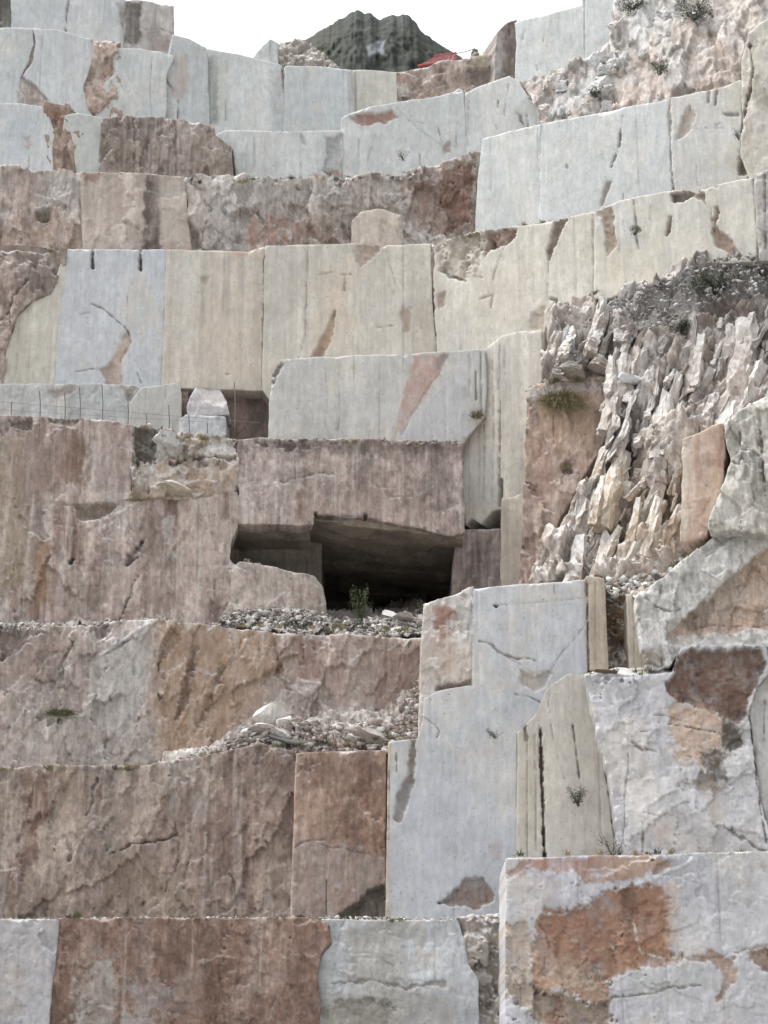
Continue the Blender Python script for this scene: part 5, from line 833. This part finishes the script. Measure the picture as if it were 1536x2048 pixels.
# ================================================================== loose things
def quarried(name, poly, Y, th, cols, label, feats=(), sty='worn', b=0.0, group=None, **kw):
    return P(None, name, poly, Y, cols=cols, sty=sty, th=th, feats=feats, label=label, cat='marble block', group=group, b=b, **kw)
quarried('marble_block', '1013,1717 1100,1716 1178,1713 1330,1711 1400,1706 1540,1704 1660,1702 1660,2130 1011,2130 1012,1900', 57.2, 3.4, ((186, 187, 192), (178, 180, 188), (192, 190, 186)),
  'huge white and rust stained block in the lower right corner', sty='worn', rag=1.2, streak=.12, f1=(.08, 1.6, 1.2, .3), f2=(.03, .5, .5, 0),
  feats=[stain('1013,1740 1048,1720 1088,1717 1148,1720 1178,1714 1318,1712 1338,1730 1298,1750 1248,1760 1168,1760 1143,1740 1088,1740 1063,1735 1048,1750 1018,1750', (158, 112, 88), .8, 5, 8), stain('1190,1716 1320,1714 1330,1735 1240,1750', (186, 158, 130), .6, 8, 8),
         chip('1068,1840 1088,1820 1138,1820 1168,1810 1208,1785 1248,1780 1268,1772 1298,1767 1333,1765 1338,1820 1338,1890 1363,1910 1343,1935 1243,1945 1218,1965 1218,2010 1168,2005 1118,1980 1078,1985 1063,1965 1068,1890', .10, (170, 130, 102), 7, 3, .09, .3),
         stain('1240,1785 1350,1768 1352,1890 1290,1935 1230,1900', (160, 114, 82), .8, 16, 10, .3), line('1080,1830 1140,1825 1170,1812', 3, -.06, (206, 202, 196), .7, 4), line('1120,1880 1150,1885 1160,1870', 1.6, -.04, (206, 190, 172), .7, 4), line('1190,1900 1215,1890 1240,1905', 1.6, -.04, (200, 184, 164), .6, 5), line('1085,1850 1095,1900 1080,1950', 2, .04, (120, 96, 80), .6, 5), stain('1070,1930 1160,1920 1210,1960 1200,2000 1100,1985', (176, 156, 136), .6, 12, 14), stain('1240,1775 1275,1770 1270,1890 1250,1900', (118, 88, 72), .7, 5, 6, .5), stain('1090,1830 1200,1800 1230,1880 1180,1930 1100,1900', (142, 96, 70), .55, 14, 12),
         line('1267,1845 1275,1880 1285,1905 1320,1915 1360,1912', 2.6, -.05, (206, 196, 182), .8, 3), line('1300,1765 1335,1742 1370,1730 1385,1718', 3, -.10, (206, 206, 206), .7, 3), line('1170,1808 1210,1784 1300,1764', 2.4, -.08, (206, 204, 200), .6, 2),
         chip('1014,1850 1050,1845 1070,1880 1060,1960 1080,2000 1060,2030 1013,1990', .08, (182, 166, 150), 5, 2, .08), chip('1070,1985 1120,1980 1170,2005 1220,2010 1230,2040 1180,2060 1100,2060 1060,2040', .20, (150, 132, 116), 6, 2, .14, .4), stain('1095,2020 1125,2000 1120,2110 1095,2110', (150, 104, 84), .6, 8, 8),
         line('1010,1925 1040,1975 1045,2020', 2, .05, (140, 120, 104), .6, 3), chip('1380,1912 1430,1905 1470,1915 1470,1960 1440,2000 1425,2005 1450,1960 1440,1935', .08, (180, 152, 136), 5, 2, .06), line('1215,2000 1260,1990 1310,1985 1350,1975 1400,1970', 3, .08, (124, 112, 102), .6, 4), line('1363,1912 1400,1920 1450,1908 1500,1898 1545,1885', 2.5, .06, (176, 152, 138), .6, 4),
         chip('1500,1905 1560,1890 1560,1950 1520,1940', .12, (150, 128, 112), 6, 2, .1), stain('1018,1755 1060,1752 1130,1775 1100,1815 1030,1850', (190, 176, 168), .5, 10, 10), stain('1240,1950 1400,1935 1440,1975 1300,1990', (180, 184, 176), .5, 10, 10), stain('1320,1770 1360,1740 1365,1900 1340,1895', (190, 176, 164), .5, 10, 8)])
quarried('marble_block', '373,814 378,796 390,774 414,777 440,779 453,801 460,830 376,832', 69.7, 1.3, ((190, 190, 190), (184, 182, 186), (198, 192, 192)), 'loose white block with a broken slanted top, upper of the two on the ledge', rag=.8, grow=0,
         feats=[chip('392,775 440,779 453,801 446,812 424,808 408,800', .16, (208, 202, 200), 1.5, 1.4, .05, .1), stain('378,812 456,818 456,834 376,832', (160, 158, 158), .6, 3, 2)])
quarried('marble_block', '359,838 372,830 450,834 452,872 357,872', 69.6, 1.3, ((184, 188, 190), (178, 182, 184)), 'squared grey white block lying under the broken topped block', rag=1.0)

B = dict(cat='boulder')
boulder(748, 1502, 63.9, 96, 52, (158, 146, 136), .05, 4, 'large rounded grey boulder resting above the rust coloured block')
boulder(541, 1446, 63.9, 44, 46, (196, 190, 182), .5, 2, 'pointed white boulder leaning on the tan wall', dep=.25)
boulder(574, 1450, 63.8, 26, 20, (204, 200, 194), -.3, 3, 'small white stone next to the pointed boulder')
boulder(560, 1474, 63.6, 44, 18, (190, 184, 176), .2, 4, 'flat pale stone near the dark pipe')
boulder(520, 1466, 63.7, 34, 20, (184, 172, 162), -.2, 5, 'pinkish stone at the left end of the debris ledge')
boulder(815, 1240, 66.4, 38, 16, (160, 154, 146), .1, 6, 'grey stone at the cave mouth near the mottled corner')
boulder(783, 1237, 66.8, 30, 12, (206, 204, 200), .6, 7, 'white splinter leaning at the cave mouth', dep=.12)
boulder(806, 1236, 66.9, 22, 12, (202, 200, 196), -.6, 8, 'short white splinter crossing another at the cave mouth', dep=.12)
boulder(920, 190, 83.6, 26, 14, (190, 186, 182), .1, 2, 'small white boulder on the rim below the canopy')
boulder(1268, 768, slope_pt(1268, 768, lift=.3)[1], 38, 24, (200, 202, 206), .2, 3, 'bright white boulder in the middle of the spur')
boulder(1288, 660, slope_pt(1288, 660, lift=.3)[1], 34, 20, (190, 188, 184), -.1, 4, 'pale boulder below the gravel slope')
boulder(340, 895, 66.9, 46, 34, (198, 198, 196), .3, 6, 'white boulder below the two loose blocks')
boulder(345, 990, 66.85, 46, 30, (178, 166, 144), .1, 5, 'yellowish boulder bedded in the shattered rock')
boulder(225, 1290, 64.4, 40, 14, (190, 190, 188), .5, 8, 'pale leaning slab on the grey brown wall', dep=.2)

# pipe and plank
def rod(name, pts3, rad, mat, parent=None, n=8):
    bm = bmesh.new(); rings = []
    for i, p in enumerate(pts3):
        p = Vector(p); d_ = (Vector(pts3[min(i + 1, len(pts3) - 1)]) - Vector(pts3[max(i - 1, 0)])).normalized()
        a_ = d_.cross(Vector((0.3, 1, 0.2))).normalized(); b2 = d_.cross(a_)
        rr = rad if not isinstance(rad, (list, tuple)) else rad[i]
        rings.append([bm.verts.new(p + (a_ * math.cos(6.283 * j / n) + b2 * math.sin(6.283 * j / n)) * rr) for j in range(n)])
    for r0, r1 in zip(rings[:-1], rings[1:]):
        for j in range(n): bm.faces.new((r0[j], r0[(j + 1) % n], r1[(j + 1) % n], r1[j]))
    bm.faces.new(rings[0][::-1]); bm.faces.new(rings[-1]); org = Vector(pts3[0])
    bmesh.ops.recalc_face_normals(bm, faces=bm.faces)
    bmesh.ops.translate(bm, verts=bm.verts, vec=-org); me = bpy.data.meshes.new(name); bm.to_mesh(me); bm.free()
    return link(name, me, mat, parent, org)
M_STEEL = mat_plain('weathered_steel', (112, 112, 112), .6, .6); M_WOOD = mat_plain('old_timber', (92, 74, 60), .9, 0, .35, 20); M_HOSE = mat_plain('blue_hose', (70, 80, 130), .6)
M_RED = mat_plain('faded_red_sheet', (148, 30, 24), .6, 0, .3, 3); M_CABLE = mat_plain('cable', (110, 96, 90), .7)
tag(rod('drain_pipe', [at(540, 1472, 63.5), at(575, 1483, 63.35), at(608, 1490, 63.3)], [.075, .07, .07], M_STEEL), 'dark pipe lying on the debris ledge', 'pipe')
def boxm(name, c, size, mat, parent=None, rot=(0, 0, 0), bev=.01):
    bm = bmesh.new(); bmesh.ops.create_cube(bm, size=1.0)
    for v in bm.verts: v.co = Vector((v.co.x * size[0], v.co.y * size[1], v.co.z * size[2]))
    bmesh.ops.bevel(bm, geom=bm.edges[:], offset=bev, segments=2, affect='EDGES'); me = bpy.data.meshes.new(name); bm.to_mesh(me); bm.free()
    o = link(name, me, mat, parent, Vector([float(q_) for q_ in c])); o.rotation_euler = rot; return o
tag(boxm('timber_plank', at(1212, 1343, 60.6), (.68, .2, .075), M_WOOD, None, (0, .05, .1)), 'dark timber plank lying on the white ledge', 'plank')
tag(rod('hose', [at(1282, 690, 66.2), at(1279, 712, 66.1), at(1272, 730, 66.0), at(1258, 742, 65.9)], .035, M_HOSE), 'thin blue hose hanging on the spur', 'hose')

# wire fence on the ledge
fen = empty('wire_fence', at(180, 842, 67.9)); tag(fen, 'thin wire fence of uneven steel posts along the ledge above the brown wall', 'fence')
posts_ = [(22, 803, 836), (80, 781, 836), (130, 785, 840), (160, 774, 840), (205, 770, 842), (256, 805, 848), (293, 828, 852), (338, 810, 862), (378, 830, 870), (414, 846, 872), (470, 764, 858)]
tops = []
for x, y0, y1 in posts_:
    Yp = 67.6 + .013 * x / 10 + (.25 if x == 470 else 0)
    rod('post', [at(x, y1, Yp), at(x + .7, (y0 + y1) / 2, Yp), at(x + (x * 7 % 5 - 2) * .6, y0, Yp)], .019, M_STEEL, fen); tops.append((x, y0, y1, Yp))
wy = lambda x: 805 + (x - 22) * (832 - 805) / 330.0
w1 = [at(x, wy(x), 67.6 + .0013 * x) for x in (-60, 22, 80, 130, 160, 205, 256, 293, 338, 378, 414, 470, 520)]
rod('wire', w1, .007, M_STEEL, fen, 5)
w2 = [at(x, wy(x) + 17 * (1 - (x / 700.0)), 67.6 + .0013 * x) for x in (-60, 22, 80, 130, 160, 205, 256, 293, 338, 378, 414)]
rod('wire', w2, .005, M_STEEL, fen, 5)

# red canopy and its cable on the rim
can = empty('red_canopy', at(880, 128, 85.2)); tag(can, 'low red sheet canopy on the quarry rim with a cable to a rock point', 'canopy')
def quadsheet(name, c4, th_, mat, parent):
    a, b_, c, d_ = [Vector(p) for p in c4]; bm = bmesh.new(); n = 14; rows = []
    nr = (b_ - a).cross(d_ - a).normalized()
    for j in range(4):
        rows.append([bm.verts.new((a.lerp(b_, i / n)).lerp(d_.lerp(c, i / n), j / 3) + nr * (.035 if i % 2 else 0)) for i in range(n + 1)])
    for j in range(3):
        for i in range(n): bm.faces.new((rows[j][i], rows[j][i + 1], rows[j + 1][i + 1], rows[j + 1][i]))
    bmesh.ops.solidify(bm, geom=bm.faces[:], thickness=th_); org = a.copy(); bmesh.ops.translate(bm, verts=bm.verts, vec=-org)
    me = bpy.data.meshes.new(name); bm.to_mesh(me); bm.free(); return link(name, me, mat, parent, org)
quadsheet('roof', [at(838, 131, 85.6), at(912, 119, 85.2), at(913, 107, 86.6), at(872, 111, 87.0)], .05, M_RED, can)
rod('edge_beam', [at(836, 132, 85.5), at(874, 126, 85.3), at(914, 119, 85.1)], .07, M_RED, can)
rod('ridge_pole', [at(868, 112, 87.0), at(913, 106, 86.6)], .05, M_RED, can)
for x, y in ((848, 142), (880, 138), (909, 132)):
    rod('post', [at(x, y, 85.5), at(x, y - 14, 85.5)], .05, M_STEEL, can)
rod('cable', [at(912, 107, 86.6), at(930, 103.5, 86.3), at(948, 98, 86.0)], .02, M_CABLE, can, 5)
P(None, 'rock_point', '936,124 942,112 947,97 954,96 960,110 972,118 986,110 994,104 996,130 940,136', 85.6, cols=((140, 122, 110), (160, 152, 120), (120, 108, 100)), sty='rough', f1=(.12, .5, .5, 0), f2=(.05, .2, .2, 0), rag=1.2, th=1.5, label='small pointed rock holding the cable end on the rim', cat='rock')

# ---------------------------------------------------------------- distant mountain
def mountain():
    prof = pts('480,190 560,150 605,82 660,52 700,26 712,22 740,26 760,38 790,30 818,32 830,44 845,66 868,80 900,100 920,112 980,150 1060,200')
    Y0 = 620.0; xs = np.linspace(480, 1060, 320); n = len(xs)
    top = np.interp(xs, prof[:, 0], prof[:, 1]) + fbm(xs / 13, xs * 0 + 3, 77, 5, .65) * 3.4
    crest = np.stack([at(x, y_, Y0) for x, y_ in zip(xs, top)]); nj = 170
    f = np.linspace(0, 1, nj)[:, None] ** 2; X = np.repeat(crest[:, 0][None, :], nj, 0); Z = crest[:, 2][None, :] * (1 - f) + 90 * f; Yy = Y0 - 190 * f ** .9 + 0 * X
    rg = 1 - np.abs(fbm((X / 15).ravel(), (Z / 30).ravel(), 81, 5, .6)).reshape(X.shape); lf = fbm((X / 4).ravel(), (Z / 4.5).ravel(), 85, 4, .7).reshape(X.shape)
    Yy = Yy - np.minimum(1, f * 12) * (4 * rg + 1.0 * lf); V = np.stack([X, Yy, Z], 2).reshape(-1, 3)
    fb = (np.arange(12)[:, None] + 1) / 12; V = np.concatenate([V, np.stack([np.repeat(crest[:, 0][None, :], 12, 0), Y0 + 200 * fb + 0 * crest[:, 0][None, :], crest[:, 2][None, :] * (1 - fb) + 90 * fb], 2).reshape(-1, 3)])
    idx = np.arange(nj * n).reshape(nj, n)
    q = [np.stack([idx[:-1, :-1].ravel(), idx[1:, :-1].ravel(), idx[1:, 1:].ravel(), idx[:-1, 1:].ravel()], 1)]
    ib = np.concatenate([idx[0][None, :], np.arange(nj * n, len(V)).reshape(12, n)]); q.append(np.stack([ib[:-1, :-1].ravel(), ib[:-1, 1:].ravel(), ib[1:, 1:].ravel(), ib[1:, :-1].ravel()], 1))
    a = fbm(V[:, 0] / 9, V[:, 2] / 12, 91, 5, .65); b_ = fbm(V[:, 0] / 3.0, V[:, 2] / 3.0, 93, 4, .7)
    m = sstep(-.3, .5, a)[:, None]; C = lin((36, 44, 32)) * (1 - m) + lin((52, 57, 54)) * m
    left = sstep(700, 620, 768 + V[:, 0] / V[:, 1] * F * CP)[:, None] * .6; C = C * (1 - left) + lin((52, 53, 36)) * left
    C = C * np.clip(1 + .38 * b_, .3, 2)[:, None]
    # bare scree patch
    dx = V[:, 0]; py_ = 1024 - F * ((V[:, 2] - CAMZ) * CP - V[:, 1] * SP) / (V[:, 1] * CP + (V[:, 2] - CAMZ) * SP); px_ = 768 + F * V[:, 0] / (V[:, 1] * CP + (V[:, 2] - CAMZ) * SP)
    d_, ins, _, _ = pdist(px_, py_, pts('733,92 750,84 772,80 766,96 774,112 752,106 736,112')); s_ = np.where(ins, -d_, d_) + a * 2; m = sstep(2, -2, s_)[:, None]
    C = C * (1 - m) + lin((112, 120, 126)) * m
    org = np.array([0, Y0, 90.0]); o = link('mountain', np_mesh('mountain', V - org, q, C), M_ROCK, None, Vector(org)); tag(o, 'dark green rocky mountain peak beyond the quarry rim', None, None, 'structure')
mountain()

# ---------------------------------------------------------------- plants
def leafmat(name, c):
    m = mat_plain(name, c, .7, 0, .35, 6); return m
M_GRASS = leafmat('olive_grass', (108, 106, 58)); M_DRY = leafmat('dry_grass', (142, 126, 84)); M_LEAF = leafmat('dark_leaf', (66, 76, 50)); M_TWIG = mat_plain('twig', (74, 62, 52), .9); M_CAVE = leafmat('cave_leaf', (84, 100, 58))
def blades(name, base, n, L, spread, droop, wid, mats, parent, rnd):
    V = []; Fc = []; MI = []
    for i in range(n):
        az = rnd.uniform(0, 6.283); el = rnd.uniform(.2, 1.4); l = L * rnd.uniform(.45, 1.0)
        d_ = Vector((math.cos(az) * math.cos(el) * spread, math.sin(az) * math.cos(el) * .8 - .25, math.sin(el)))
        p = Vector(base) + Vector((rnd.gauss(0, 1) * L * .16 * spread, rnd.uniform(-.1, .1), rnd.gauss(0, 1) * L * .06)); sd = d_.cross(Vector((0, 1, .1))).normalized() * wid; k0 = len(V)
        seg = 4
        for s_ in range(seg + 1):
            t = s_ / seg; c = p + d_ * l * t + Vector((0, 0, -droop * l * t * t)); w_ = sd * (1 - t * .9)
            V += [c - w_, c + w_]
        for s_ in range(seg): Fc.append((k0 + 2 * s_, k0 + 2 * s_ + 1, k0 + 2 * s_ + 3, k0 + 2 * s_ + 2)); MI.append(i % len(mats))
    me = bpy.data.meshes.new(name); org = Vector(base); me.from_pydata([tuple(v - org) for v in V], [], Fc)
    for m_ in mats: me.materials.append(m_)
    me.polygons.foreach_set('material_index', MI)
    return link(name, me, None, parent, org)
def shrub(name, px, py, Y, w, h, n, label, cat, mat, seed, droop=.2, leaf=.05, twigs=7):
    """stems from one root with leaves spread along them"""
    rnd = random.Random(seed); m = Y / F; base = Vector(at(px, py, Y)); root = empty(name, base); tag(root, label, cat)
    Wd, Hd = w * m, h * m; bm = bmesh.new(); ends = []
    for i in range(twigs):
        a = rnd.uniform(0, 6.283); d_ = Vector((math.cos(a) * Wd * .5, -abs(math.sin(a)) * Wd * .35, Hd * rnd.uniform(.55, 1.0))); prev = None; pth = []
        for s_ in range(5):
            t = s_ / 4; p = base + d_ * t + Vector((0, 0, -droop * Hd * t * t)) + Vector((rnd.gauss(0, 1), rnd.gauss(0, 1), rnd.gauss(0, 1))) * Wd * .03; pth.append(p)
        ends.append(pth); rr = .012
        rings = []
        for s_, p in enumerate(pth):
            rad = max(.005, rr * (1 - s_ / 5)); rings.append([bm.verts.new(p - base + Vector((math.cos(q_) * rad, math.sin(q_) * rad, 0))) for q_ in (0, 2.1, 4.2)])
        for r0, r1 in zip(rings[:-1], rings[1:]):
            for j in range(3): bm.faces.new((r0[j], r0[(j + 1) % 3], r1[(j + 1) % 3], r1[j]))
    me = bpy.data.meshes.new('stem'); bm.to_mesh(me); bm.free(); link('stem', me, M_TWIG, root, base)
    V = []; Fc = []
    for i in range(n):
        pth = ends[rnd.randrange(len(ends))]; t = rnd.uniform(.15, 1) * 3.99; j = int(t); c = pth[j].lerp(pth[j + 1], t - j) + Vector((rnd.gauss(0, 1), rnd.gauss(0, 1), rnd.gauss(0, 1))) * min(Wd, Hd) * .09
        a = Vector((rnd.gauss(0, 1), rnd.gauss(0, 1), rnd.gauss(0, 1))).normalized(); b_ = a.cross(Vector((rnd.gauss(0, 1), rnd.gauss(0, 1), rnd.gauss(0, 1)))).normalized(); l = leaf * rnd.uniform(.6, 1.4); k0 = len(V)
        V += [c - a * l, c + b_ * l * .35, c + a * l, c - b_ * l * .35]; Fc.append((k0, k0 + 1, k0 + 2, k0 + 3))
    me = bpy.data.meshes.new('leaves'); me.from_pydata([tuple(v - base) for v in V], [], Fc); link('leaves', me, mat, root, base)
    return root
def tuft(px, py, Y, w, h, n, label, seed, droop=.9, wid=.009, mats=None, twigs=False):
    base = at(px, py, Y); root = empty('grass_tuft', base); tag(root, label, 'grass tuft')
    blades('blades', base, n, h * Y / F, w / max(h, 1) * .9, droop, wid, mats or [M_GRASS, M_DRY], root, random.Random(seed)); return root
def on_plane(px, py, A, k, b=0.0, yref=0.0, out=.25):
    Z0 = at(768, yref, A)[2] if b else 0; dx, dy, dz = ray(px, py); t_ = (A + b * (CAMZ - Z0)) / (dy - k * dx - b * dz); return t_ * dy - out
spur = lambda x, y, o_=.3: on_plane(x, y, 66.4, KS, .34, 1150, o_)
slope = lambda x, y, o_=.3: on_plane(x, y, 78.9, KR, .45, 230, o_)
tuft(1122, 808, on_plane(1122, 808, 68.0, -.2), 95, 84, 1500, 'big olive grass tuft hanging under the stony ledge of the spur', 1, .75, .008, [M_GRASS, M_DRY, M_GRASS, M_DRY])
tuft(955, 835, 69.5, 40, 38, 160, 'dry tuft on the edge of the pink veined block', 2, .5, .007, [M_DRY, M_LEAF])
tuft(120, 1428, 64.0, 62, 36, 420, 'olive tuft on the grey brown wall beside a dark gap', 3, .8, .009, [M_GRASS, M_LEAF])
tuft(1130, 935, on_plane(1130, 935, 68.0, -.2), 30, 24, 200, 'small dry tuft low on the pink tan face', 4, 1.0, .008, [M_DRY, M_GRASS])
tuft(275, 1000, 66.7, 50, 16, 160, 'low olive tuft on the ledge under the shattered rock', 5, .9, .009)
shrub('shrub', 1156, 1612, 61.6, 38, 44, 520, 'round green shrub growing from a crack in the cream column', 'shrub', M_LEAF, 6, .1, .03, 10)
shrub('shrub', 990, 1475, 61.9, 40, 26, 90, 'sparse sprig on the white wall', 'shrub', M_LEAF, 7, .3, .025, 7)
shrub('shrub', 1225, 1712, 60.8, 66, 62, 160, 'thin straggling bush at the foot of the cream column', 'shrub', M_LEAF, 8, .2, .028, 12)
shrub('young_tree', 724, 1246, 67.2, 46, 74, 900, 'young green tree standing in the cave mouth', 'tree', M_CAVE, 9, .0, .035, 12)
shrub('shrub', 600, 1258, 66.0, 44, 26, 420, 'dark low shrub among the rubble before the cave', 'shrub', M_LEAF, 10, .2, .035, 8)
shrub('shrub', 700, 1262, 65.9, 60, 28, 300, 'dark scrub at the foot of the young tree', 'shrub', M_LEAF, 11, .2, .035, 8)
shrub('shrub', 806, 322, 78.2, 34, 34, 110, 'spiky dark plant on the grey blue block', 'shrub', M_LEAF, 12, .2, .03, 9)
shrub('shrub', 752, 362, 77.8, 40, 16, 120, 'small dark plant on the ledge under the grey blue block', 'shrub', M_LEAF, 13, .3, .035, 8)
shrub('shrub', 1262, 25, slope(1262, 25), 70, 50, 700, 'dark bush at the top edge above the crumbled slope', 'shrub', M_LEAF, 14, .2, .05, 10)
shrub('shrub', 1390, 40, slope(1390, 40), 76, 66, 800, 'larger dark bush high on the upper slope', 'shrub', M_LEAF, 15, .2, .05, 10)
shrub('shrub', 1318, 150, slope(1318, 150), 44, 44, 420, 'green bush in the middle of the crumbled slope', 'shrub', M_LEAF, 16, .2, .045, 9)
shrub('shrub', 1190, 195, slope(1190, 195), 34, 30, 260, 'small bush among the tumbled pale slabs', 'shrub', M_LEAF, 17, .2, .04, 8)
shrub('shrub', 1478, 280, on_plane(1478, 280, 76.6, KR), 20, 34, 130, 'little plant in the curved crack', 'shrub', M_LEAF, 18, .2, .03, 7)
shrub('shrub', 1430, 590, spur(1430, 590), 120, 60, 1500, 'spreading olive bush on the gravel slope', 'shrub', M_LEAF, 19, .3, .05, 14)
shrub('shrub', 1355, 668, spur(1355, 668), 56, 40, 500, 'dark bush in the gully below the gravel slope', 'shrub', M_LEAF, 20, .3, .045, 10)
shrub('shrub', 1188, 590, spur(1188, 590), 26, 14, 80, 'tiny plant at the lip of the gravel slope', 'shrub', M_LEAF, 21, .2, .03, 6)
shrub('shrub', 1268, 470, on_plane(1268, 470, 71.8, -.5, 0, 0, .1), 24, 24, 120, 'small plant rooted in a chip of the notched wall', 'shrub', M_LEAF, 22, .3, .03, 7)
shrub('shrub', 660, 352, 77.6, 34, 20, 90, 'reddish dry plant at the foot of the ribbed block', 'shrub', M_DRY, 23, .3, .03, 8)
shrub('shrub', 845, 1222, 67.0, 26, 30, 120, 'thin dark plant at the dark right side of the cave', 'shrub', M_CAVE, 24, .2, .03, 6)

# weeds rooted along the ledges and joints: scattered wisps, one mass
def weeds():
    q_ = random.Random(77); V = []; Fc = []; MI = []
    ledges = [('470,1250 850,1262', 65.7, .1, 26), ('300,1520 840,1470', 63.2, .02, 20), ('-40,1836 1000,1838', 60.2, 0, 22), ('540,884 925,886', 68.0, .13, 12), ('290,868 470,884', 67.2, .13, 8), ('380,366 860,350', 75.6, .08, 16), ('870,486 1190,428', 72.0, -.5, 10),
              ('1020,1712 1500,1706', 57.4, 0, 12), ('1180,1345 1320,1345', 60.9, 0, 7), ('1240,205 1480,160', 78.2, -.42, 10), ('1290,1180 1420,1070', 61.4, 0, 8), ('1210,600 1500,505', 71.6, -.5, 16), ('0,252 300,240', 82.0, .22, 6), ('0,505 130,500', 70.8, .03, 6), ('0,1540 280,1535', 62.9, .02, 8), ('1060,770 1200,758', 67.8, -.2, 10)]
    for ln, A, k, n in ledges:
        (xa, ya), (xb, yb) = pts(ln)
        for _ in range(n):
            f_ = q_.random(); x = xa + (xb - xa) * f_; y = ya + (yb - ya) * f_ + q_.uniform(-3, 5); dx, dy, dz = ray(x, y); t_ = A / (dy - k * dx); base = Vector((t_ * dx, t_ * dy - .03, CAMZ + t_ * dz)); L = q_.uniform(.10, .34); mi = q_.randrange(3)
            for _b in range(q_.randrange(10, 34)):
                a_ = q_.uniform(0, 6.283); el = q_.uniform(.15, 1.4); d_ = Vector((math.cos(a_) * math.cos(el), math.sin(a_) * math.cos(el) * .6 - .15, math.sin(el))); l = L * q_.uniform(.4, 1); sd = d_.cross(Vector((0, 1, .1))).normalized() * q_.uniform(.006, .012); p = base + Vector((q_.gauss(0, .05), 0, q_.gauss(0, .02))); k0 = len(V)
                V += [p - sd, p + sd, p + d_ * l * .6 + sd * .7, p + d_ * l * .6 - sd * .7, p + d_ * l + Vector((0, 0, -.35 * l))]; Fc += [(k0, k0 + 1, k0 + 2, k0 + 3), (k0 + 3, k0 + 2, k0 + 4)]; MI += [mi, mi]
    me = bpy.data.meshes.new('weeds'); me.from_pydata([tuple(v) for v in V], [], Fc)
    for m_ in (M_GRASS, M_DRY, M_LEAF): me.materials.append(m_)
    me.polygons.foreach_set('material_index', MI); tag(link('weeds', me, None), 'thin dry weeds scattered along the ledges and joints', None, None, 'stuff')
weeds()
